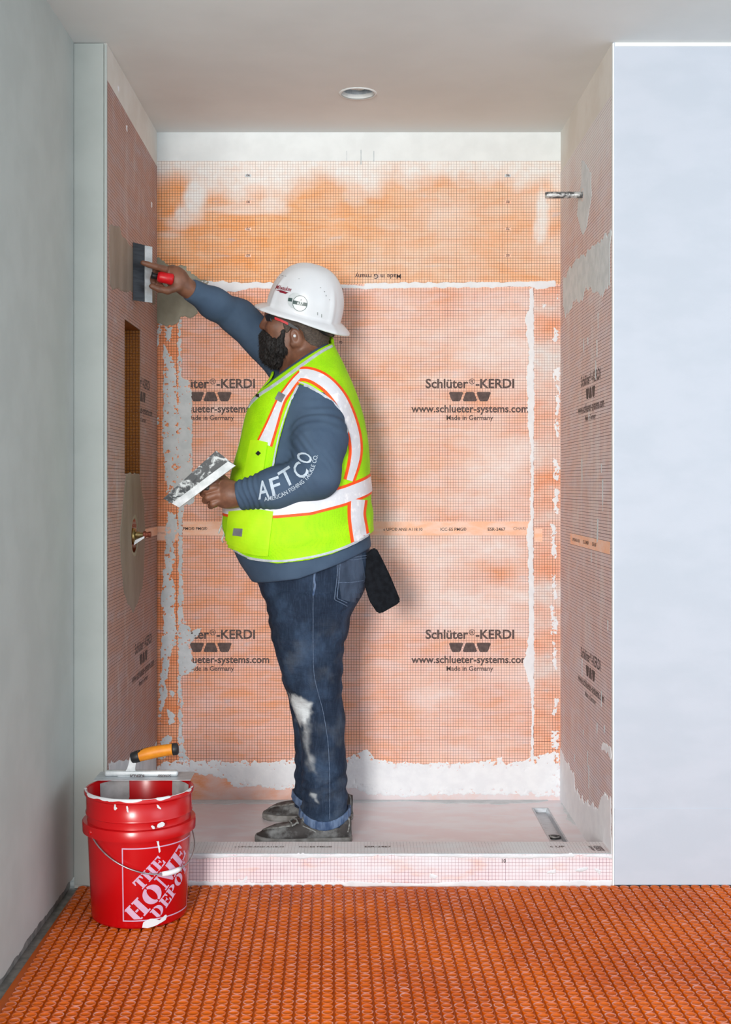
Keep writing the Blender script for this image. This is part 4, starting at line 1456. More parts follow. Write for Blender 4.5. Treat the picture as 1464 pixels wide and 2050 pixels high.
def f_head(P):
    d = sd_ell(P, SKULL, (.104, .079, .112), rot_y(-12))
    face = sd_ell(P, H(566, 655), (.060, .064, .082))
    d = smin(d, face, .04)
    jaw = sd_ell(P, H(566, 694), (.058, .056, .046), rot_y(-24))
    d = smin(d, jaw, .035)
    d = smin(d, sd_ell(P, H(541, 629), (.016, .052, .014)), .016)             # brow ridge
    for s in (-1, 1):
        d = smin(d, sd_ell(P, H(549, 655, s * .038), (.026, .022, .020)), .016)  # cheeks
        d = smax(d, -sd_ell(P, H(533, 640, s * .031), (.014, .018, .011)), .012)  # eye sockets
        d = smin(d, sd_ell(P, H(541.5, 640.5, s * .030), (.0125, .0125, .0125)), .004)  # eyes with lids
    d = smin(d, sd_chain(P, [H(536, 634), H(530, 647), H(526.5, 653)], [.008, .011, .013], .01), .012)  # nose
    for s in (-1, 1):
        d = smin(d, sd_ell(P, H(532.5, 655.5, s * .012), (.012, .009, .008)), .008)
        d = smax(d, -sd_ell(P, H(531, 660, s * .008), (.006, .0035, .004)), .003)
    d = smin(d, sd_ell(P, H(531, 671), (.016, .026, .007)), .008)              # lips
    d = smin(d, sd_ell(P, H(531, 678), (.016, .022, .008)), .006)
    # near and far ear
    for s in (-1, 1):
        e = sd_ell(P, H(592, 674, s * .084), (.0185, .013, .031), rot_y(-14))
        e = smax(e, -sd_ell(P, H(590, 672.5, s * .0965), (.0100, .009, .019), rot_y(-14)), .005)
        e = smin(e, sd_ell(P, H(586, 676, s * .085), (.005, .006, .007)), .004)
        e = smin(e, sd_ell(P, H(586.5, 688, s * .082), (.010, .008, .010)), .006)
        d = smin(d, e, .006)
    neck = sd_chain(P, [H(612, 660), H(612, 700), H(612, 745)], [.070, .070, .082], .02)
    d = smin(d, neck, .03)
    d = smin(d, sd_cone(P, H(622, 705), H(640, 725), .055, .06), .03)
    return d


# hands
def finger(P, pts, r):
    return sd_chain(P, pts, r, .004)


KH0 = W(409, 973, -0.655)                        # where the held knife's handle meets its blade
KH1 = W(470, 1002, -0.615)


def f_hand_left(P):
    palm = smin(sd_ell(P, W(450, 988, -0.632), (.050, .024, .046), rot_y(8)), sd_cone(P, WN + np.array([.05, 0, .004]), W(462, 990, -0.634), .036, .034), .03)
    d = palm
    tips = [(((432, 960, -.650), (415, 966, -.655), (409, 974, -.632), (420, 977, -.612)), .0125), (((431, 976, -.653), (411, 980, -.657), (406, 988, -.630), (419, 990, -.610)), .0112),
            (((434, 990, -.652), (417, 996, -.655), (411, 1002, -.628), (424, 1001, -.610)), .0118), (((440, 1003, -.646), (427, 1009, -.648), (422, 1013, -.626), (433, 1010, -.612)), .0105)]
    for pts, r in tips:
        q = [W(*p) for p in pts]
        d = smin(d, finger(P, q, [r * 1.08, r, r * .92, r * .85]), .005)
    d = smin(d, finger(P, [W(460, 972, -.612), W(446, 958, -.606), W(427, 957, -.618), W(416, 962, -.630)], [.017, .013, .0115, .010]), .008)
    return d


RH0 = W(306, 551, -0.515)
RH1 = W(352, 558, -0.468)


def f_hand_right(P):
    palm = sd_ell(P, W(350, 551, -0.462), (.042, .024, .032), rot_y(22))
    palm = smin(palm, sd_cone(P, WF + (WF - EF) * -.15, W(357, 566, -0.455), .031, .030), .03)
    d = palm
    d = smin(d, finger(P, [W(330, 539, -.486), W(312, 534, -.512), W(298, 530, -.522), W(286, 526, -.526)], [.0125, .0105, .0095, .0085]), .006)      # index along the blade
    for pts, r in ((((334, 541, -.446), (312, 538, -.452), (303, 552, -.462), (307, 566, -.476)), .0108), (((338, 545, -.436), (318, 546, -.442), (311, 560, -.454), (317, 573, -.470)), .0105),
                   (((343, 552, -.432), (326, 556, -.440), (319, 567, -.456), (326, 576, -.470)), .0095)):
        d = smin(d, finger(P, [W(*p) for p in pts], [r * 1.1, r, r * .92, r * .85]), .005)
    d = smin(d, finger(P, [W(356, 574, -.474), W(336, 582, -.492), W(318, 579, -.506), W(304, 573, -.514)], [.0155, .0125, .0110, .0095]), .008)      # thumb below
    return d


# legs: pixel silhouettes of the near leg at its own depth
YN, YFAR = -0.50, -0.275
L_ = lambda py, fr, bk, b, Y=YN: (W(fr, py, Y)[2], (W(fr, py, Y)[0] + W(bk, py, Y)[0]) / 2, (W(bk, py, Y)[0] - W(fr, py, Y)[0]) / 2, Y, b)
leg_rows = [(1190, 545, 706, .110), (1235, 542, 694, .112), (1290, 550, 688, .108), (1330, 560, 686, .104), (1385, 575, 685, .094), (1420, 589, 688, .084), (1460, 599, 691, .080), (1500, 604, 693, .078), (1560, 606, 696, .074), (1600, 606, 697, .074), (1654, 602, 698, .074)]
leg_n = Loft([L_(*r) for r in leg_rows], p=2.2, smooth=7)
leg_f = Loft([(z, x - 0.006 - 0.030 * smooth01(np.array([0.8 - z]), 0, .5)[0], a, YFAR, b) for (z, x, a, _, b) in [L_(*r) for r in leg_rows]], p=2.2, smooth=7)
hip = Loft([T_(1085, 470, 738, .215), T_(1120, 496, 742, .214), T_(1160, 515, 738, .212), T_(1200, 530, 720, .206), T_(1232, 542, 700, .200), T_(1262, 552, 690, .185)], p=2.4, smooth=10)
KNEE_Z = W(0, 1375, YN)[2]


def f_jeans(P):
    d = smin(leg_n(P), leg_f(P), .012)
    d = smin(d, hip(P), .035)
    z = P[:, 2]
    n1 = vnoise(P, 9, 31)
    d = d + np.exp(-((z - KNEE_Z) / .13) ** 2) * 0.0026 * np.sin(z * 80 + P[:, 0] * 60 + 5 * n1)
    d = d + np.exp(-((z - .20) / .09) ** 2) * 0.0032 * np.sin(z * 105 - P[:, 0] * 50 + 5 * n1)
    d = d + np.exp(-((z - .76) / .10) ** 2) * 0.0026 * np.sin((z - P[:, 0] * .8) * 90 + 4 * n1)
    d = d + 0.0035 * fbm(P, 11, 3, 33)
    return d


def f_body(P):
    d = f_head(P)
    t = torso(P, -.034)
    d = smin(d, t, .03)
    d = smin(d, sd_cone(P, W(628, 748, -0.46), SN, .052, .068), .05)
    d = smin(d, sd_cone(P, W(600, 732, -0.36), SF, .055, .066), .05)
    d = smin(d, near_arm(P, -.016), .03)
    d = smin(d, far_arm(P, -.009), .03)
    d = smin(d, f_hand_left(P), .016)
    d = smin(d, f_hand_right(P), .014)
    d = smin(d, hip(P, -.045), .02)
    d = smin(d, leg_n(P, -.022), .012)
    d = smin(d, leg_f(P, -.022), .012)
    return d


person = thing('person', (W(640, 0, YB)[0], YB, ZP), 'bearded man in white hard hat, lime safety vest and dark jeans, smoothing the shower wall', 'person')
body, body_bvh = sdf_obj('body', f_body, (-0.80, -0.78, 0.06), (0.12, -0.08, 2.02), 0.0036, M['skin'], person, it=1)

# beard and hair
def in_poly_px(P, poly):
    return poly_sdf(to_px(P), np.array(poly, float)) / 590.0


def f_beard(P):
    d = sd_ell(P, H(551, 694), (.052, .061, .066), rot_y(16))
    d = smin(d, sd_ell(P, H(530, 672), (.018, .034, .018)), .02)
    d = smin(d, sd_ell(P, H(556, 716), (.040, .046, .036)), .03)
    for s in (-1, 1):
        d = smin(d, sd_cone(P, H(567, 664, s * .058), H(562, 700, s * .052), .010, .02), .02)
    d = d + .0055 * fbm(P * np.array([1, 1, .35]), 120, 3, 3) + .004 * fbm(P, 28, 2, 4)
    d = np.maximum(d, in_poly_px(P, [(512, 655), (530, 660), (541, 668), (549, 676), (556, 672), (562, 655), (572, 655), (577, 690), (577, 712), (570, 736), (540, 745), (505, 735)]))
    return d


beard, beard_bvh = sdf_obj('beard', f_beard, H(500, 760, -.11), H(590, 640, .11), 0.0026, M['beard'], person, it=1)
bv = np.array([v.co[:] for v in beard.data.vertices]) + OFF[person.name]
bn = np.array([v.normal[:] for v in beard.data.vertices])
pick = RNG.choice(len(bv), 3200)
sv_, sf_ = [], []
for i in pick:
    n_ = bn[i]
    d_ = n_ * .55 + np.array([-.25, 0, -.9]) + RNG.normal(0, .22, 3)
    d_ /= np.linalg.norm(d_)
    s1 = np.cross(d_, n_ + 1e-3)
    s1 /= np.linalg.norm(s1) + 1e-9
    L_s = RNG.uniform(.007, .015)
    p0 = bv[i] - n_ * .001
    o_s = len(sv_)
    sv_ += [p0 + s1 * .0006, p0 - s1 * .0006, p0 + n_ * .0009, p0 + d_ * L_s]
    sf_ += [(o_s, o_s + 2, o_s + 3), (o_s + 2, o_s + 1, o_s + 3), (o_s + 1, o_s, o_s + 3)]
obj('beard_hairs', sv_, sf_, M['beard'], beard, smooth=False, kind='stuff')


def f_hair(P):
    d = f_head(P) - .0035 + .0012 * fbm(P, 200, 2, 6)
    return np.maximum(d, in_poly_px(P, [(565, 640), (600, 630), (668, 630), (668, 664), (655, 690), (640, 697), (622, 690), (611, 680), (606, 664), (596, 655), (584, 655), (578, 664), (573, 668), (568, 655)]))


sdf_obj('hair', f_hair, H(555, 710, -.11), H(680, 610, .12), 0.0026, M['hair'], person, it=1)

# shirt with printed sleeve
shirt, shirt_bvh = sdf_obj('shirt', f_shirt, (-0.62, -0.78, 0.80), (0.14, -0.08, 1.95), 0.0040, M['shirt'], person, it=2)
for s_, c_, w_, r_, cap_ in (('A', (529, 997), 23, 12, 36), ('F', (555.5, 989), 20, 20, 35), ('T', (581.5, 970.5), 28, 32, 35), ('C', (612, 953), 24, 52, 32), ('O', (624, 921), 20, 80, 31)):
    V2, F2 = px_text(s_, c_, w_, r_, 0.012, 0.12, cap_)
    decal('lettering', shirt_bvh, V2, F2, 0.0016, M['shirt_print'], shirt, 4)
V2, F2 = px_text_path('AMERICAN FISHING TACKLE CO.', [(530, 1003), (556, 998), (584, 984), (610, 966), (627, 944), (637, 912)], 8.5, 0.01)
decal('lettering', shirt_bvh, V2, F2, 0.0016, M['shirt_print'], shirt, 4)

# vest
hem_tab = [(440, 1092), (452, 1100), (469, 1107), (501, 1121), (558, 1127), (617, 1120), (666, 1108), (710, 1090), (752, 1066)]
hem_vest_x = [W(x, 0, -.58)[0] for x, _ in hem_tab]
hem_vest_z = [W(0, y, -.60)[2] for _, y in hem_tab]
ARMHOLE = np.array([(599, 768), (585, 800), (572, 838), (560, 880), (551, 922), (546, 960), (560, 985), (640, 975), (676, 912), (688, 885), (692, 862), (686, 842), (676, 822), (660, 804), (640, 790), (618, 776)], float)

def f_vest_base(P):
    t = torso(P, .013, False)
    sh = sd_cone(P, W(630, 748, -0.46), SN + np.array([0.005, .01, 0]), .078, .094)
    shf = sd_cone(P, W(600, 730, -0.36), SF, .083, .094)
    d = smin(smin(t, sh, .05), shf, .05)
    d = d + .0030 * fbm(P * np.array([1, 1, .7]), 6.5, 3, 41) + .0016 * np.sin((P[:, 2] - P[:, 0] * .5) * 60 + 5 * vnoise(P, 6, 44)) * (P[:, 2] < 1.25)
    return d


def f_vest(P):
    d = f_vest_base(P)
    d = smax(d, -(d + .010), .002)
    zc = np.interp(P[:, 0], hem_vest_x, hem_vest_z)
    d = smax(d, zc - P[:, 2], .003)
    nrm = NECK_N.copy()
    cut = (P - nA) @ nrm - 0.62 * np.maximum(P[:, 1] - YB, 0)
    d = smax(d, cut, .003)
    ah = np.maximum(in_poly_px(P, ARMHOLE), P[:, 1] + .47)
    d = smax(d, -ah, .003)
    fa = sd_cone(P, SF + (SF - EF) * .15, EF, .092, .085)
    d = smax(d, -fa, .003)
    return d


vest, vest_bvh = sdf_obj('safety_vest', f_vest, (-0.52, -0.74, 0.88), (0.13, -0.08, 1.74), 0.0036, M['vest'], person, it=1)


def trimmed(pts, w, we, nm='reflective_tape', **kw):
    ribbon('orange_trim', vest_bvh, pts, np.asarray(w) + 2 * we, .0018, M['orange_trim'], vest, m=5, **kw)
    ribbon(nm, vest_bvh, pts, w, .0032, M['tape'], vest, m=5, **kw)


trimmed([(600, 749), (618, 750), (640, 759), (662, 776), (683, 803), (699, 838), (709, 872), (712, 902), (708, 930), (699, 962)], [17, 22, 22, 20, 18, 16, 12], 5.5)
trimmed([(604, 749), (590, 764), (576, 783), (565, 799), (556, 820), (545, 850), (530, 889)], [9, 10, 11, 14, 19, 24], 4.5)
ribbon('grey_tab', vest_bvh, [(566, 788), (558, 803)], 15, .0045, M['grey_tab'], vest, spline=False, n=4)
ribbon('orange_trim', vest_bvh, [(529, 768), (537, 752), (547, 736)], 9, .0018, M['orange_trim'], vest, m=3)
trimmed([(716, 1000), (714, 1030), (718, 1060), (722, 1086)], [27, 24, 26, 26], 6)
# waist belt, all the way round
zb = lambda X: np.interp(X, [W(455, 0, -.5)[0], W(500, 0, -.58)[0], W(560, 0, -.62)[0], W(620, 0, -.63)[0], W(680, 0, -.6)[0], W(738, 0, -.5)[0]], [W(0, 1012, -.5)[2], W(0, 1018, -.58)[2], W(0, 1016, -.63)[2], W(0, 1010, -.64)[2], W(0, 992, -.6)[2], W(0, 968, -.5)[2]])
for nm, hw, off, mt in (('orange_trim', .0335, .0018, 'orange_trim'), ('reflective_tape', .0245, .0032, 'tape')):
    grid = []
    for th_ in np.linspace(0, 2 * math.pi, 131):
        dr_ = np.array([math.cos(th_), math.sin(th_), 0])
        z0 = 1.16
        c1, r1, c2, r2 = torso.at(z0)
        x0_ = c1 + r1 * dr_[0]
        row = []
        for j in range(6):
            z_ = zb(x0_) + hw * (j / 5 * 2 - 1)
            row.append((Vector((c1 + dr_[0] * .6, c2 + dr_[1] * .6, z_)), Vector(-dr_)))
        grid.append(row)
    strip_rays(nm, vest_bvh, grid, off, M[mt], vest)
# piping on the neck edge, armhole and hem
pipe = lambda pts, w=4.5, nm='piping', mt='piping', off=.0028, **kw: ribbon(nm, vest_bvh, pts, w, off, M[mt], vest, m=3, **kw)
pipe([(665, 693), (640, 707), (600, 735), (567, 759), (540, 778), (520, 791), (502, 808), (497, 816)], 5)
pipe([(597, 772), (584, 800), (570, 838), (558, 880), (549, 925), (547, 940)])
pipe([(598, 766), (618, 773), (641, 787), (661, 801), (678, 820), (689, 842), (694, 862), (690, 886), (679, 912)])
pipe([(452, 1096), (470, 1103), (501, 1117), (558, 1123), (617, 1116), (666, 1104), (708, 1087), (740, 1068)], 4)
ribbon('snap', vest_bvh, [(514, 792), (520, 793)], 6, .004, M['black'], vest, spline=False, n=4)
# front pockets
ribbon('pocket', vest_bvh, [(458, 1058), (475, 1060), (500, 1063), (525, 1066), (543, 1068)], [68, 78, 88, 90, 88], .008, M['vest_solid'], vest, m=14, n=26)
ribbon('chest_pocket', vest_bvh, [(497, 918), (512, 921), (532, 924)], [74, 80, 76], .007, M['vest_solid'], vest, m=12, n=12)
ribbon('pen_loop', vest_bvh, [(518, 911), (523, 906)], 6, .011, M['black'], vest, spline=False, n=3)
ribbon('grey_tab', vest_bvh, [(472, 1064), (489, 1066)], 15, .011, M['grey_tab'], vest, spline=False, n=5)
zp = [W(494, 822, YB), W(482, 880, YB), W(468, 935, YB), W(454, 985, YB), W(449, 1030, YB), W(449, 1075, YB), W(456, 1098, YB)]
zrows = []
for p in resample(np.array(zp), 50):
    zrows.append([(Vector((p[0] - .3, YB - .006 + .006 * k, p[2])), Vector((1, 0, 0))) for k in range(3)])
strip_rays('zipper', vest_bvh, zrows, .003, M['piping'], vest)
V, Fc = tube([W(446, 1048, YB - .03), W(441, 1058, YB - .04), W(438, 1068, YB - .045)], .0028, 8)
obj('zipper_pull', V, Fc, M['piping'], vest)
V, Fc = tube([W(449, 1070, YB - .03), W(444, 1080, YB - .035), W(447, 1086, YB - .03)], .0028, 8)
obj('drawcord', V, Fc, M['piping'], vest)

# jeans
Vj, Qj = sdf_mesh(f_jeans, (-0.46, -0.66, 0.07), (0.10, -0.14, 1.06), 0.0042)
Vj = relax(Vj, Qj, 2)
jp = to_px(Vj)


def stain_at(poly, soft):
    d = poly_sdf(jp, np.array(poly, float)) + 6 * fbm(Vj, 40, 3, 51)
    return 1 - smooth01(d, -soft, soft * .6)


stn = 1.0 * stain_at([(580, 1388), (592, 1394), (608, 1402), (622, 1408), (621, 1432), (616, 1458), (608, 1468), (600, 1452), (590, 1428), (583, 1408)], 6)
stn = np.maximum(stn, .45 * stain_at([(604, 1440), (618, 1440), (622, 1500), (634, 1548), (620, 1545), (610, 1500)], 12))
stn = np.maximum(stn, .05 * np.clip(fbm(Vj, 22, 4, 52), 0, 1) * smooth01(jp[:, 1], 1200, 1300))
stn = np.maximum(stn, .7 * stain_at([(626, 1590), (632, 1590), (636, 1606), (630, 1606)], 5))
stn = np.where(Vj[:, 1] < -0.385, stn, stn * .3)
jeans = obj('jeans', Vj, Qj, M['denim'], person, attrs={'stain': stn})
jeans_bvh = BVHTree.FromPolygons([tuple(v) for v in Vj], [tuple(int(i) for i in q) for q in Qj])
ribbon('back_pocket', jeans_bvh, [(677, 1160), (690, 1158), (712, 1155), (730, 1152)], [80, 96, 104, 92], .0025, M['denim_pocket'], jeans, m=12, n=14, spline=False)
for pts in ([(677, 1112), (674, 1160), (669, 1200), (694, 1213)], [(681, 1112), (678, 1160), (674, 1197), (694, 1207)], [(676, 1166), (700, 1166), (726, 1162)], [(678, 1114), (706, 1116), (732, 1112)], [(678, 1119), (706, 1121), (732, 1117)]):
    ribbon('stitching', jeans_bvh, pts, 1.3, .0042, M['stitch'], jeans, m=2, spline=False)
ribbon('side_seam', jeans_bvh, [(628, 1140), (627, 1200), (627, 1290), (629, 1350), (638, 1390), (648, 1430), (657, 1490), (660, 1560), (660, 1640)], 1.1, .0018, M['stitch'], jeans, m=2)
ribbon('fly_seam', jeans_bvh, [(632, 1140), (629, 1160), (631, 1172), (627, 1192)], 3.5, .003, M['denim_light'], jeans, m=2)
# turned-up hems
for lf, nm in ((leg_n, 'near'), (leg_f, 'far')):
    def f_cuff(P, lf=lf):
        d = lf(P, .009, False) + .0022 * np.sin(np.arctan2(P[:, 1] - lf.c[2][0], P[:, 0] - lf.c[0][0]) * 24 + 3 * vnoise(P, 10, 7)) * .6
        d = np.maximum(d, -(d + .010))
        sl = .028 * ((P[:, 0] - lf.c[0][0]) / .08) ** 2
        return smax(smax(d, P[:, 2] - .099 - sl, .003), .069 + sl - P[:, 2], .003)
    c0 = np.array([lf.c[0][0], lf.c[2][0], .09])
    sdf_obj('cuff', f_cuff, c0 - [.13, .12, .05], c0 + [.13, .12, .08], .0034, M['denim_light'], jeans, it=1)

# shoes
def make_shoe(toe_px, Y, toe_y):
    s = F / (Y + D0)
    xt = (toe_px - CX) / s
    L = .318
    zf = ZP
    prof = [(0.0, .026, .010, .012), (.02, .034, .020, .034), (.05, .043, .028, .045), (.085, .052, .036, .050), (.12, .067, .046, .049), (.15, .084, .058, .046), (.20, .092, .066, .040), (.25, .090, .064, .036), (.29, .090, .064, .034), (.312, .080, .052, .026)]
    up = Loft([(xt + .004 + t, zf + h - r, r, Y, w) for t, h, r, w in prof], axis=0, p=2.3, smooth=8)

    def f(P):
        d = up(P)
        d = smax(d, zf + .016 - P[:, 2], .004)
        d = smax(d, P[:, 2] - (zf + .098), .01)
        toe = sd_ell(P, (xt + .075, Y, zf + .044), (.058, .036, .011), rot_y(-12))
        d = smin(d, toe, .006)
        return d + .0016 * fbm(P, 45, 2, 61)
    sh, bvh = sdf_obj('shoe', f, (xt - .03, Y - .08, zf), (xt + L + .04, Y + .08, zf + .14), .0032, M['leather'], person, it=1)
    outl = [(t, w + .006) for t, _, _, w in prof]
    top, N = [], len(outl)
    ring_ = [(xt + .000 + t * 1.02 - .002, Y - w) for t, w in outl] + [(xt + .000 + t * 1.02 - .002, Y + w) for t, w in outl[::-1]]
    ring_ = resample(np.array(ring_ + [ring_[0]]), 60)[:-1]
    cen = ring_.mean(0)
    V, Fc = [], []
    for (zz, k) in ((0.0, .97), (.006, 1.0), (.012, .985), (.0145, 1.0), (.022, .98)):
        for p in ring_:
            q = cen + (p - cen) * k
            V.append((q[0], q[1], zf + zz))
    n = len(ring_)
    for i in range(4):
        for k in range(n):
            Fc.append((i * n + k, i * n + (k + 1) % n, (i + 1) * n + (k + 1) % n, (i + 1) * n + k))
    Fc.append(tuple(range(n))[::-1])
    Fc.append(tuple(4 * n + k for k in range(n)))
    obj('sole', V, Fc, M['sole'], sh, smooth=False)
    # seams, tongue and laces
    o = lambda x, h: (CX + (xt + x) * s, CY - (zf + h - CZ) * s)
    def rib(nm, pts, w, off, mt):
        pp = [o(*p) for p in pts]
        ribbon(nm, bvh, pp, w, off, M[mt], sh, m=3)
    rib('welt_seam', [(.012, .032), (.035, .040), (.07, .044), (.10, .048), (.125, .052), (.14, .064)], 2.0, .0022, 'lace')
    rib('heel_seam', [(.225, .03), (.232, .055), (.25, .078), (.275, .094)], 2.2, .002, 'lace')
    rib('side_seam', [(.155, .05), (.175, .042), (.20, .030)], 2.0, .002, 'lace')
    rib('heel_piping', [(.304, .03), (.309, .06), (.303, .09)], 2.5, .002, 'lace')
    for k in range(4):
        x = .112 + k * .018
        pts = []
        for a in np.linspace(-1, 1, 9):
            c1, r1, c2, r2 = up.at(xt + x + .01 * abs(a))
            pts.append((xt + x + .012 * abs(a), Y + a * r2 * .72, c1 + r1 * (max(0, 1 - (abs(a) * .72) ** 2.3)) ** (1 / 2.3) + .004))
        V, Fc = tube(pts, .0028, 6)
        obj('lace', V, Fc, M['lace'], sh)
    return sh


make_shoe(512, -0.525, 0)
make_shoe(527, -0.245, 0)

# hard hat
tl = math.radians(15.5)
HF, HU, HS = np.array([-math.cos(tl), 0, math.sin(tl)]), np.array([math.sin(tl), 0, math.cos(tl)]), np.array([0, 1.0, 0])
rl = math.radians(14)                            # the hat leans a little towards the near side
HU, HS = HU * math.cos(rl) - HS * math.sin(rl), HS * math.cos(rl) + HU * math.sin(rl)
HO = H(608, 627)


def helmet_pt(th, ph, off=0.0):
    """th about the hat's axis (0 = front), ph 0 at the rim .. 1 at the crown"""
    a_, b_, c_ = .130, .112, .166
    an = ph * math.pi / 2
    ce, se = math.cos(an) ** .82, math.sin(an) ** .95
    x, y, z = a_ * ce * math.cos(th), b_ * ce * math.sin(th), c_ * se
    bump_ = .0035 * math.exp(-((y / .020) ** 2)) * min(1, ph * 4)
    for t0 in (.62, -.62, 2.45, -2.45):
        dt = (th - t0 + math.pi) % (2 * math.pi) - math.pi
        bump_ += .0055 * math.exp(-(dt / .075) ** 2) * (1 - smooth01(np.array([ph]), .22, .55)[0])
    n = np.array([x / a_ ** 2, y / b_ ** 2, z / c_ ** 2])
    n /= np.linalg.norm(n) + 1e-9
    return np.array([x, y, z]) + n * (bump_ + off)


def to_w(p):
    return HO + HF * p[0] + HS * p[1] + HU * p[2]


nth, nph = 96, 26
V, Fc = [], []
order = [(0, i / (nph - 1) * .995) for i in range(nph)]
ringsV = []
for lay, ph in order[::-1]:
    ringsV.append([to_w(helmet_pt(2 * math.pi * k / nth, ph)) for k in range(nth)])
for e_, dz in ((.35, -.003), (.75, -.0085), (1.0, -.013), (1.02, -.0165), (.97, -.0175), (.5, -.011), (.02, -.006)):
    r = []
    for k in range(nth):
        t = 2 * math.pi * k / nth
        ext = .018 + .019 * max(0, math.cos(t)) ** 1.5 + .022 * max(0, -math.cos(t)) ** 2
        p = helmet_pt(t, 0.0)
        d = np.array([p[0], p[1], 0])
        d /= np.linalg.norm(d)
        dd = dz * (1.0 + .9 * max(0, -math.cos(t)) + .2 * max(0, math.cos(t)))
        r.append(to_w(p + d * ext * e_ + np.array([0, 0, dd])))
    ringsV.append(r)
for i in range(nph):
    ringsV.append([to_w(helmet_pt(2 * math.pi * k / nth, i / (nph - 1) * .995, -.004)) for k in range(nth)])
V = [p for r in ringsV for p in r]
for i in range(len(ringsV) - 1):
    for k in range(nth):
        Fc.append((i * nth + k, (i + 1) * nth + k, (i + 1) * nth + (k + 1) % nth, i * nth + (k + 1) % nth))
Fc.append(tuple(range(nth)))
hat = obj('hard_hat', V, Fc, M['helmet'], person)
hat_bvh = BVHTree.FromPolygons([tuple(v) for v in V], Fc)
V2, F2 = px_text('Milwaukee', (567, 581), 31, -10, 0.016, 0.25, 9.0)
decal('lettering', hat_bvh, V2, F2, .0010, M['helmet_red'], hat, 3)
bolt = [(551, 580.5), (563, 581), (563, 583), (578, 586), (566, 584.8), (572, 588.6), (560, 585.2), (560, 583.4)]
decal('lettering', hat_bvh, bolt, [tuple(range(8))], .0010, M['helmet_red'], hat, 3)


def disc(c, r, n=28, r0=None):
    V2 = [(c[0] + r * .93 * math.cos(2 * math.pi * k / n), c[1] + r * math.sin(2 * math.pi * k / n)) for k in range(n)]
    if r0 is None:
        return V2, [tuple(range(n))]
    V2 += [(c[0] + r0 * .93 * math.cos(2 * math.pi * k / n), c[1] + r0 * math.sin(2 * math.pi * k / n)) for k in range(n)]
    return V2, [(k, (k + 1) % n, n + (k + 1) % n, n + k) for k in range(n)]


for (c_, mt, off, edge) in (((591, 602), 'sticker_grey', .0009, 'sticker_grey'), ((601, 607.5), 'sticker', .0016, 'sticker_green')):
    decal('sticker', hat_bvh, *disc(c_, 15.5), off, M[mt], hat, 3)
    decal('sticker_edge', hat_bvh, *disc(c_, 15.8, 28, 14.9), off + .0006, M[edge], hat, 3)
    a_ = math.radians(11)
    bandp = [(-14, -3.6), (14, -3.6), (14, 3.6), (-14, 3.6)]
    bp = [(c_[0] + x * math.cos(a_) - y * math.sin(a_), c_[1] + x * math.sin(a_) + y * math.cos(a_)) for x, y in bandp]
    if mt == 'sticker':
        decal('sticker_band', hat_bvh, bp, [(0, 1, 2, 3)], off + .0006, M['sticker_green'], hat, 3)
    else:
        decal('sticker_band', hat_bvh, [bp[0], (c_[0] - 5, c_[1] - 5), (c_[0] - 6, c_[1] + 2), bp[3]], [(0, 1, 2, 3)], off + .0004, M['sticker_green'], hat, 3)
V2, F2 = px_text('637', (601, 610.2), 12, -11, .018)
decal('lettering', hat_bvh, V2, F2, .003, M['sticker'], hat, 3)
V2, F2 = px_text('A', (603, 602), 3, -11, .018)
decal('lettering', hat_bvh, V2, F2, .003, M['sticker_green'], hat, 3)
for (x, y, a, b) in ((566, 552, 4, 1.3), (572, 553, 3, 1.2), (560, 556, 1.3, 2.5), (599, 558, 1.4, 1.2), (642, 576, 2.5, 1.3), (650, 584, 2, 2), (653, 592, 1.5, 3), (660, 600, 1.2, 2), (636, 628, 1.4, 6), (644, 632, 1.4, 7)):
    decal('scuff', hat_bvh, [(x - a / 2, y - b / 2), (x + a / 2, y - b / 2 + .4), (x + a / 2, y + b / 2), (x - a / 2, y + b / 2)], [(0, 1, 2, 3)], .0006, M['scuff'], hat, 3)
# headband, ratchet and liner
ring_rows = []
for dz, k in ((-.008, 1.0), (-.032, .97), (-.032, .94), (-.008, .96)):
    ring_rows.append([to_w(np.array([.112 * k * math.cos(t), .088 * k * math.sin(t), dz - .010 * max(0, -math.cos(t))])) for t in np.linspace(0, 2 * math.pi, 49)[:-1]])
Vb = [p for r in ring_rows for p in r]
Fb = [(i * 48 + k, i * 48 + (k + 1) % 48, ((i + 1) % 4) * 48 + (k + 1) % 48, ((i + 1) % 4) * 48 + k) for i in range(4) for k in range(48)]
obj('headband', Vb, Fb, M['black'], hat)
V, Fc = lathe([(.0005, .014), (.016, .013), (.018, .008), (.018, 0), (.0005, 0)], to_w(np.array([-.108, 0, -.034])), -HF, 18)
obj('ratchet_knob', V, Fc, M['black'], hat, smooth=False)
V, Fc = join([tube([to_w(np.array([-.060, s_ * .085, -.020])), to_w(np.array([-.090, s_ * .066, -.035])), to_w(np.array([-.106, s_ * .030, -.042])), to_w(np.array([-.110, 0, -.043]))], .009, 8) for s_ in (-1, 1)])
obj('nape_strap', V, Fc, M['black'], hat)

# safety glasses
def bar(pts, h_, t_):
    """flat bar along pts: height h_, thickness t_ in Y"""
    V, Fc = [], []
    for p in pts:
        for dy, dz in ((-t_, -h_), (t_, -h_), (t_, h_), (-t_, h_)):
            V.append(np.array(p) + np.array([0, dy, dz]))
    n = len(pts)
    for i in range(n - 1):
        for k in range(4):
            Fc.append((i * 4 + k, i * 4 + (k + 1) % 4, i * 4 + 4 + (k + 1) % 4, i * 4 + 4 + k))
    Fc += [(0, 1, 2, 3), tuple(4 * n - 4 + k for k in (3, 2, 1, 0))]
    return np.array(V), Fc


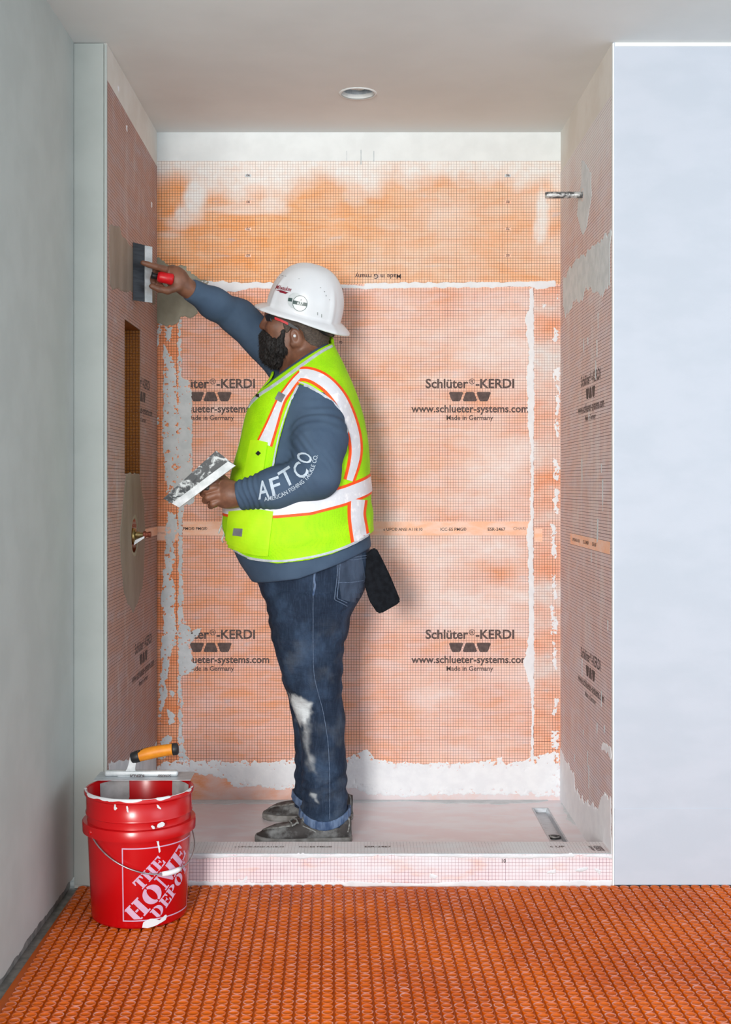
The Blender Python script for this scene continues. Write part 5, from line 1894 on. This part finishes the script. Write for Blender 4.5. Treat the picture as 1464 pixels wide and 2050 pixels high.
lens = []
for s_ in np.linspace(-1, 1, 21):
    x_ = 531 + 10.5 * abs(s_) ** 2.2
    lens.append(H(x_, 633 + 2 * abs(s_), s_ * .068))
V, Fc = [], []
for i, p in enumerate(lens):
    lowk = -.014 + .008 * math.exp(-((i - 10) / 2.2) ** 2)
    for q in ((0, .010), (-.0015, 0), (0.002, lowk), (.0045, lowk), (.0015, 0), (.003, .010)):
        V.append(p + np.array([q[0], 0, q[1]]))
for i in range(20):
    for k in range(6):
        Fc.append((i * 6 + k, i * 6 + (k + 1) % 6, i * 6 + 6 + (k + 1) % 6, i * 6 + 6 + k))
Fc += [tuple(range(6)), tuple(120 + k for k in range(5, -1, -1))]
glasses = obj('safety_glasses', V, Fc, M['black'], person, smooth=False)
for s_ in (-1, 1):
    pts = resample(np.array([H(541, 634, s_ * .069), H(552, 637, s_ * .079), H(575, 647, s_ * .088), H(598, 661, s_ * .088)]), 12)
    V, Fc = bar(pts, .0055, .0018)
    obj('temple', V, Fc, M['black'], glasses, smooth=False)
    pts = resample(np.array([H(550, 637, s_ * .0805), H(562, 641.5, s_ * .0855), H(577, 648.5, s_ * .0900)]), 8)
    V, Fc = bar(pts, .0042, .0024)
    obj('temple_inset', V, Fc, M['red_plastic'], glasses, smooth=False, label='red inset on the black temple')
V, Fc = lathe([(.0045, -.004), (.0055, 0), (.004, .005), (.0005, .006)], H(590, 672.5, -.090), (0, -1, 0), 14)
obj('earplug', V, Fc, M['white_plastic'], person)
# ------------------------------------------------------------------ hand tools
M['knife_steel'] = None
nb = NB('mortar smeared blue steel')
co = nb.coord()
n1 = nb.noise(nb.scaled(co, (1, 1, 1)), 32, 5, 0.68, 0.6)
c = nb.mix(nb.ramp(n1, 0.50, 0.62), srgb(44, 50, 54), srgb(196, 202, 202))
nb.bump(n1, 0.4, 0.002)
M['knife_steel'] = nb.done(c, 0.45, 0.0)
M['knife_clean'] = speckled('dark blue steel', srgb(36, 40, 46), srgb(52, 57, 64), 20, 0.35, 0.2, stretch=(1, 1, 6))
M['alu'] = speckled('dull aluminium', srgb(178, 184, 186), srgb(206, 210, 212), 30, 0.45, 0.3)


def slab(corners, t, n):
    c = [np.asarray(p, float) for p in corners]
    n = np.asarray(n, float)
    V = [p + n * t / 2 for p in c] + [p - n * t / 2 for p in c]
    k = len(c)
    Fc = [tuple(range(k)), tuple(range(2 * k - 1, k - 1, -1))]
    for i in range(k):
        j = (i + 1) % k
        Fc.append((j, i, i + k, j + k))
    return np.array(V), Fc


def knife(name, A, B, C, D, h0, h1, mat, label, hr=1.0):
    """A-B the working edge, C-D the back with its folded strip, handle from h0 to h1"""
    A, B, C, D = (np.asarray(p, float) for p in (A, B, C, D))
    n = np.cross(B - A, D - A)
    n /= np.linalg.norm(n)
    if n[1] > 0:
        n = -n
    t = thing(name, (C + D) / 2, label, 'taping knife')
    V, Fc = slab([A, B, C, D], .0012, n)
    obj('blade', V, Fc, mat, t, smooth=False)
    w = (A - D) / np.linalg.norm(A - D)
    V, Fc = slab([D + w * .024, C + w * .024, C - w * .004, D - w * .004], .006, n)
    obj('back_strip', V, Fc, M['alu'], t, smooth=False, label='pale aluminium strip along the back of the blade')
    h0, h1 = np.asarray(h0, float), np.asarray(h1, float)
    m = h0 + (h1 - h0) * .28
    V, Fc = tube([h0, h0 + (m - h0) * .5, m], [.012, .009, .010], 10)
    obj('neck', V, Fc, M['black'], t)
    V, Fc = tube([m, m + (h1 - m) * .15, m + (h1 - m) * .5, m + (h1 - m) * .9, h1], np.array([.011, .014, .0135, .0145, .010]) * hr, 14)
    obj('handle', V, Fc, M['red_plastic'], t, label='red grip')
    return t


knife('taping_knife', W(327, 998, -.676), W(433, 902, -.676), W(470, 931, -.686), W(357, 1015, -.686), W(411, 975, -.664), W(472, 1004, -.600), M['knife_steel'], 'taping knife with mortar on its dark blade, held at the waist')
ex = XL + .0035
yk = -.512
kA, kB = np.array([ex, yk, W(0, 601, yk)[2]]), np.array([ex, yk, W(0, 485, yk)[2]])
back = W(300, 500, -.505)
knife('taping_knife', kA, kB, W(302, 494, -.470), W(302, 606, -.470), W(303, 551, -.498), W(348, 560, -.486), M['knife_clean'], 'dark taping knife with red grip, pressed upright against the left shower wall', 1.35)

# black cloth hanging from the back of the jeans
pts = [(731, 1112), (745, 1098), (754, 1098), (766, 1120), (784, 1158), (802, 1202), (799, 1208), (764, 1228), (756, 1228), (740, 1204), (731, 1175), (729, 1140)]
bm = bmesh.new()
f_ = [bm.verts.new(W(x, y, -.505)) for x, y in pts]
face = bm.faces.new(f_)
r = bmesh.ops.extrude_face_region(bm, geom=[face])
bmesh.ops.translate(bm, verts=[g for g in r['geom'] if isinstance(g, bmesh.types.BMVert)], vec=(0, .020, 0))
bmesh.ops.bevel(bm, geom=list(bm.edges), offset=.004, segments=2, affect='EDGES')
M['black_cloth'] = speckled('black felt', srgb(20, 22, 26), srgb(28, 31, 36), 60, 0.95, bump=0.4, bscale=180, spec=0.1)
cl = bm_obj('hanging_cloth', bm, M['black_cloth'], None, smooth=True, sharp=40, label="black cloth flap hanging out behind the man's jeans below his shirt hem", cat='cloth')

# ------------------------------------------------------------------ bucket
BX, BY = (280 - CX) / 720.0, -1.165
BH, R0, R1 = .350, .131, .146
bk = thing('bucket', (BX, BY, .0074), 'red plastic bucket with a white shop emblem on the orange floor mat', 'bucket')
ZB = .0074
M['red_bucket'] = speckled('red bucket plastic', srgb(186, 6, 13), srgb(174, 3, 10), 5, 0.25, bump=0.06, bscale=40, spec=0.5)
M['emblem'] = speckled('pale pink print', srgb(202, 166, 190), srgb(194, 156, 182), 50, 0.4)
rad = lambda z: R0 + (R1 - R0) * (z / BH)
prof = [(.0005, 0), (R0 - .006, 0), (R0 - .001, .003), (R0, .008), (rad(.15), .15), (rad(.245), .245), (rad(.25) + .002, .246), (rad(.25) + .002, .250), (rad(.262), .252),
        (rad(.285), .285), (rad(.30) + .0025, .287), (rad(.30) + .0025, .291), (rad(.31), .293), (rad(.335), .336), (R1 + .004, .339), (R1 + .0045, .347), (R1 + .002, .350), (R1 - .003, .350), (R1 - .0045, .345), (R0 - .004, .012), (.0005, .008)]
V, Fc = lathe([(r_, z_) for r_, z_ in prof], (BX, BY, ZB), 'Z', 72)
pail = obj('pail', V, Fc, M['red_bucket'], bk)
pail.data.set_sharp_from_angle(angle=math.radians(50))
# the deep collar, cut back at its two ends
cz0, cz1 = .238, .268
V, Fc = lathe([(rad(.25) + .0005, cz1), (rad(.25) + .012, cz1 - .001), (rad(.25) + .014, cz1 - .004), (rad(.25) + .013, cz0), (rad(.25) + .0105, cz0), (rad(.25) + .010, cz1 - .006)], (BX, BY, ZB), 'Z', 72)
col_ = obj('collar', V, Fc, M['red_bucket'], bk)
col_.data.set_sharp_from_angle(angle=math.radians(40))


def bpt(u, v, off=.0006):
    """point on the pail: u metres to the right around its side from the front, v height"""
    th_ = u / .137
    r_ = rad(v) + off
    return (BX + r_ * math.sin(th_), BY - r_ * math.cos(th_), ZB + v)


U0 = -.022
VB = .022


def on_pail(name, V2, Fc, mat, off=.0007, maxl=.006, clip=None):
    bm = bmesh.new()
    vs = [bm.verts.new((v[0], v[1], 0)) for v in V2]
    for f in Fc:
        try:
            bm.faces.new([vs[i] for i in f])
        except ValueError:
            pass
    if clip:
        for co_, no_ in clip:
            bmesh.ops.bisect_plane(bm, geom=list(bm.verts) + list(bm.edges) + list(bm.faces), plane_co=(*co_, 0), plane_no=(*no_, 0), clear_outer=True)
    bmesh.ops.triangulate(bm, faces=bm.faces)
    for _ in range(5):
        es = [e for e in bm.edges if e.calc_length() > maxl]
        if not es:
            break
        bmesh.ops.subdivide_edges(bm, edges=es, cuts=1)
        bmesh.ops.triangulate(bm, faces=bm.faces)
    bm.verts.index_update()
    V3 = [bpt(v.co.x, v.co.y, off) for v in bm.verts]
    F3 = [tuple(v.index for v in f.verts) for f in bm.faces]
    bm.free()
    return obj(name, V3, F3, mat, bk)


SQ, SW = .198, .226
q0, q1, v0, v1, w_ = U0, U0 + SW, VB, VB + SQ, .0032
for (a, b, c_, d) in ((q0, v0, q0 + w_, v1), (q0, v1 - w_, q1, v1), (q0, v0, q1, v0 + w_), (q1 - w_, v0, q1, v1)):
    on_pail('emblem_frame', [(a, b), (c_, b), (c_, d), (a, d)], [(0, 1, 2, 3)], M['emblem'])
inner = [((q0 + .006, 0), (-1, 0)), ((q1 - .005, 0), (1, 0)), ((0, v1 - .006), (0, 1)), ((0, v0 + .006), (0, -1))]

# stencil slab letters drawn on a unit cell (width, polygons)
def R_(x0, y0, x1, y1):
    return [(x0, y0), (x1, y0), (x1, y1), (x0, y1)]


def arc_(cx, cy, rx, ry, ix, iy, a0, a1, n=14):
    o = [(cx + rx * math.cos(a0 + (a1 - a0) * k / n), cy + ry * math.sin(a0 + (a1 - a0) * k / n)) for k in range(n + 1)]
    i = [(cx + ix * math.cos(a1 - (a1 - a0) * k / n), cy + iy * math.sin(a1 - (a1 - a0) * k / n)) for k in range(n + 1)]
    return o + i


hp = math.pi / 2
GL = {
    'T': (.80, [R_(.27, 0, .53, .86), R_(.17, 0, .63, .09), R_(0, .88, .80, 1), [(0, .62), (.07, .62), (.16, .88), (0, .88)], [(.80, .62), (.73, .62), (.64, .88), (.80, .88)]]),
    'H': (.95, [R_(.08, 0, .35, 1), R_(0, 0, .43, .09), R_(0, .91, .43, 1), R_(.60, 0, .87, 1), R_(.52, 0, .95, .09), R_(.52, .91, .95, 1), R_(.39, .45, .56, .56)]),
    'E': (.78, [R_(.08, 0, .34, 1), R_(0, 0, .34, .09), R_(0, .91, .34, 1), R_(.38, .89, .76, 1), [(.76, .66), (.69, .66), (.60, .89), (.76, .89)], R_(.38, 0, .78, .11), [(.78, .36), (.71, .36), (.62, .11), (.78, .11)], R_(.38, .45, .56, .56), R_(.53, .34, .59, .67)]),
    'O': (.98, [arc_(.49, .5, .46, .52, .16, .40, hp + .09, 3 * hp - .09), arc_(.49, .5, .46, .52, .16, .40, -hp + .09, hp - .09)]),
    'M': (1.16, [R_(.08, 0, .18, 1), R_(0, 0, .27, .09), R_(0, .91, .20, 1), [(.20, 1), (.45, 1), (.68, .30), (.58, 0)], [(.71, .40), (.60, .07), (.64, .0), (.93, .97), (.90, 1)], R_(.80, 0, 1.07, 1), R_(.72, 0, 1.16, .09), R_(.90, .91, 1.16, 1)]),
    'D': (.95, [R_(.08, 0, .35, 1), R_(0, 0, .35, .09), R_(0, .91, .35, 1), arc_(.40, .5, .52, .5, .22, .40, -hp, hp)]),
    'P': (.84, [R_(.08, 0, .35, 1), R_(0, 0, .45, .09), R_(0, .91, .35, 1), arc_(.39, .72, .44, .28, .17, .19, -hp, hp)]),
}


def stencil(word, org, cap, gap, kx, rot=45):
    x, a = 0.0, math.radians(rot)
    for ch in word:
        w, polys = GL[ch]
        V2, Fc = [], []
        for p in polys:
            o = len(V2)
            for (px_, py_) in p:
                lx, ly = (x + px_ * kx) * cap, py_ * cap
                V2.append((org[0] + lx * math.cos(a) - ly * math.sin(a), org[1] + lx * math.sin(a) + ly * math.cos(a)))
            Fc.append(tuple(range(o, o + len(p))))
        on_pail('emblem_letter', V2, Fc, M['emblem'], .0008, clip=inner)
        x += (w * kx + gap)


stencil('THE', (q0 + .050, v0 + .082), .033, .07, 1.1)
stencil('HOME', (q0 + .0385, v0 - .008), .051, .05, 1.12)
stencil('DEPOT', (q0 + .097, v0 - .001), .033, .06, 1.08)

# bail, grip and drips
bp_ = []
Rb = rad(.25) + .0155
for t in np.linspace(0, math.pi, 41):
    a_ = t
    lx = -Rb * math.cos(a_)
    dn = .106 * math.sin(a_) ** .8
    fw = math.sqrt(max(0, Rb ** 2 - lx ** 2))
    th_ = math.atan2(lx, fw)
    z_ = .252 - dn
    rr_ = max(rad(max(z_, 0)) + .0085, Rb - .004 - 0.02 * dn)
    bp_.append((BX + rr_ * math.sin(th_ + .74), BY - rr_ * math.cos(th_ + .74), ZB + z_ ))
bp_ = np.array(bp_)
V, Fc = tube(bp_, .0019, 8)
obj('bail', V, Fc, speckled('steel wire', srgb(186, 188, 192), srgb(150, 152, 158), 40, 0.3, 0.8), bk)
gi = [i for i in range(len(bp_)) if 18 <= i <= 23]
V, Fc = tube(bp_[gi], [.0062, .0072, .0072, .0072, .0072, .0062], 12)
obj('grip', V, Fc, M['white_plastic'], bk)
for s_ in (-1, 1):
    p = bp_[0 if s_ < 0 else -1]
    V, Fc = lathe([(.0005, .006), (.006, .005), (.009, 0), (.009, -.008)], p, (p[0] - BX, p[1] - BY, 0), 12)
    obj('bail_ear', V, Fc, M['red_bucket'], bk)


def drip(polys, off=.0016, seed=0):
    for k, p in enumerate(polys):
        p = np.array(p, float)
        p = resample(np.vstack([p, p[:1]]), 26)[:-1]
        p = p + (np.random.default_rng(seed + k).random(p.shape) - .5) * .0012
        on_pail('mortar_drip', p, [tuple(range(len(p)))], M['mortar_curb'], off, .008)


B_ = lambda x, y: (math.asin(max(-.98, min(.98, ((x - 280) / 748.0) / .139))) * .137, (1866 - y) / 752.0 + .0)
drip([[B_(304, 1862), B_(306, 1852), B_(318, 1846), B_(330, 1848), B_(338, 1852), B_(349, 1843), B_(350, 1853), B_(335, 1860), B_(318, 1864)],
      [B_(321, 1676), B_(332, 1676), B_(333, 1688), B_(335, 1700), B_(337, 1712), B_(334, 1713), B_(331, 1695), B_(327, 1685)]], seed=3)
drip([[B_(328, 1652), B_(334, 1649), B_(339, 1652), B_(338, 1658), B_(328, 1659)], [B_(317, 1654), B_(321, 1654), B_(324, 1660), B_(320, 1660)]], .0155, seed=6)
drip([[B_(250, 1609), B_(254, 1609), B_(253, 1617), B_(256, 1620), B_(250, 1624)], [B_(273, 1615), B_(276, 1615), B_(278, 1627), B_(275, 1626)], [B_(329, 1615), B_(332, 1617), B_(337, 1626), B_(331, 1622)]], .0012, seed=9)
# mortar left on the rim and inside
V, Fc = [], []
nk = 90
for k in range(nk + 1):
    a_ = math.radians(-172 + k * 175 / nk)
    n_ = float(vnoise(np.array([[k * .23, 1.3]]), 1.0, 5)[0])
    wv = .001 + .0060 * n_ + (.0025 if 30 < k < 85 else 0)
    for (dr_, z_) in ((-.004, .3495), (-.001, .3502 + .0016 * (n_ > -.35)), (.0030, .3502 + .0012 * (n_ > -.35)), (.0056 if n_ > -.35 else .002, .3495 - max(0, wv))):
        V.append((BX + (R1 + dr_) * math.cos(a_), BY + (R1 + dr_) * math.sin(a_), ZB + z_))
for k in range(nk):
    for j in range(3):
        Fc.append((k * 4 + j, k * 4 + 4 + j, k * 4 + 5 + j, k * 4 + 1 + j))
obj('rim_mortar', V, Fc, M['mortar_curb'], bk)
M['mortar_grey'] = speckled('grey mortar film', srgb(150, 150, 150), srgb(182, 184, 184), 16, 0.7, bump=0.3, bscale=60)
for (a0, a1, zlo) in ((112, 152, .19), (22, 58, .20)):
    V, Fc = [], []
    for k in range(21):
        a_ = math.radians(a0 + (a1 - a0) * k / 20)
        cut = zlo + .10 * abs(k / 10 - 1) ** 2 + .012 * float(vnoise(np.array([[k * .5, a0]]), 1.0, 9)[0])
        for j in range(5):
            z_ = cut + (.342 - cut) * j / 4
            r_ = rad(z_) - .0062
            V.append((BX + r_ * math.cos(a_), BY + r_ * math.sin(a_), ZB + z_))
    for k in range(20):
        for j in range(4):
            Fc.append((k * 5 + j, k * 5 + 5 + j, k * 5 + 6 + j, k * 5 + 1 + j))
    obj('mortar_film', V, Fc, M['mortar_grey'], bk)
V, Fc = lathe([(.0005, .10), (rad(.10) - .006, .105)], (BX, BY, ZB), 'Z', 48)
V[:, 2] += .004 * vnoise(V, 30, 3)
obj('mortar_fill', V, Fc, M['mortar_grey'], bk)

# ------------------------------------------------------------------ finishing trowel across the bucket's mouth
TZ = ZB + .3535
ty0 = BY + .055
tr = thing('finishing_trowel', (BX + .01, ty0 + .05, TZ), "finishing trowel with ribbed orange handle, laid across the red bucket's mouth", 'trowel')
sT = F / (ty0 + D0)
tx = lambda px_: (px_ - CX) / sT
bm = bmesh.new()
add_box(bm, (tx(187), ty0, TZ), (tx(381), ty0 + .10, TZ + .0016))
bm_obj('blade', bm, M['steel'], tr)
ym = ty0 + .048
sM = F / (ym + D0)
mx = lambda px_: (px_ - CX) / sM
mz = lambda py_: CZ + (CY - py_) / sM
bm = bmesh.new()
add_box(bm, (mx(210), ym - .010, TZ + .0016), (mx(357), ym + .010, TZ + .0180), .006, 3)
bm_obj('mounting_bar', bm, M['alu'], tr, smooth=True, sharp=50)
bm = bmesh.new()
sp = [(236, 1551), (248, 1546), (255, 1539), (259, 1526), (261, 1512), (276, 1508), (273, 1526), (271, 1540), (275, 1548), (286, 1552), (286, 1556), (236, 1556)]
fv = [bm.verts.new((mx(x), ym - .007, mz(y))) for x, y in sp]
fc = bm.faces.new(fv)
r = bmesh.ops.extrude_face_region(bm, geom=[fc])
bmesh.ops.translate(bm, verts=[g for g in r['geom'] if isinstance(g, bmesh.types.BMVert)], vec=(0, .014, 0))
bmesh.ops.bevel(bm, geom=list(bm.edges), offset=.0015, segments=2, affect='EDGES')
bm_obj('shank', bm, M['alu'], tr, smooth=True, sharp=50)
M['amber'] = speckled('amber orange rubber', srgb(222, 140, 26), srgb(206, 124, 18), 30, 0.5)
h0, h1 = np.array([mx(263), ym, mz(1518)]), np.array([mx(357), ym, mz(1499)])
hd = h1 - h0
pr_ = []
nR_ = 34
for i in range(nR_ + 1):
    t = i / nR_
    r_ = np.interp(t, [0, .1, .35, .7, 1], [.0150, .0158, .0175, .0168, .0165]) + .0004 * math.cos(i * math.pi)
    pr_.append((h0 + hd * t + np.array([0, 0, .004 * math.sin(math.pi * t)]), r_))
V, Fc = tube([p for p, _ in pr_[4:31]], [r for _, r in pr_[4:31]], 20)
handle = obj('handle', V, Fc, M['amber'], tr, label='ribbed orange grip')
V, Fc = tube([pr_[0][0], pr_[1][0], pr_[5][0], pr_[6][0]], [.013, .0158, .0172, .0165], 20)
obj('ferrule', V, Fc, M['black'], tr)
V, Fc = tube([pr_[30][0], pr_[31][0], pr_[33][0], pr_[34][0]], [.0172, .0176, .0172, .013], 20)
obj('end_cap', V, Fc, M['black'], tr)
# slanting black collar panel on the grip
V, Fc = [], []
for i in range(9):
    t = .13 + i * .035
    j = t * nR_
    c_ = np.array([np.interp(j, range(nR_ + 1), [p[k] for p, _ in pr_]) for k in range(3)])
    r_ = np.interp(j, range(nR_ + 1), [r for _, r in pr_]) + .0012
    a0, a1 = 40 - i * 2, 150 - i * 0 - 0
    lo_a, hi_a = math.radians(30 + i * 13), math.radians(160)
    for k in range(9):
        an = lo_a + (hi_a - lo_a) * k / 8
        V.append(c_ + np.array([0, -math.cos(an) * r_ * 1.0, math.sin(an) * r_]))
for i in range(8):
    for k in range(8):
        Fc.append((i * 9 + k, i * 9 + 9 + k, i * 9 + 10 + k, i * 9 + 1 + k))
obj('grip_panel', V, Fc, M['black'], tr)
BARP = Plane((0, ym - .0104, 0), (1, 0, 0), (0, 0, 1), (0, -1, 0))
ptext(BARP, 'KERDI', (mx(276), TZ + .0080), .040, M['print_dark'], tr, .016, rot=math.pi, name='stamped_text')
ptext(BARP, 'Schl\u00fcter', (mx(330), TZ + .0080), .040, M['print_dark'], tr, .010, rot=math.pi, name='stamped_text')
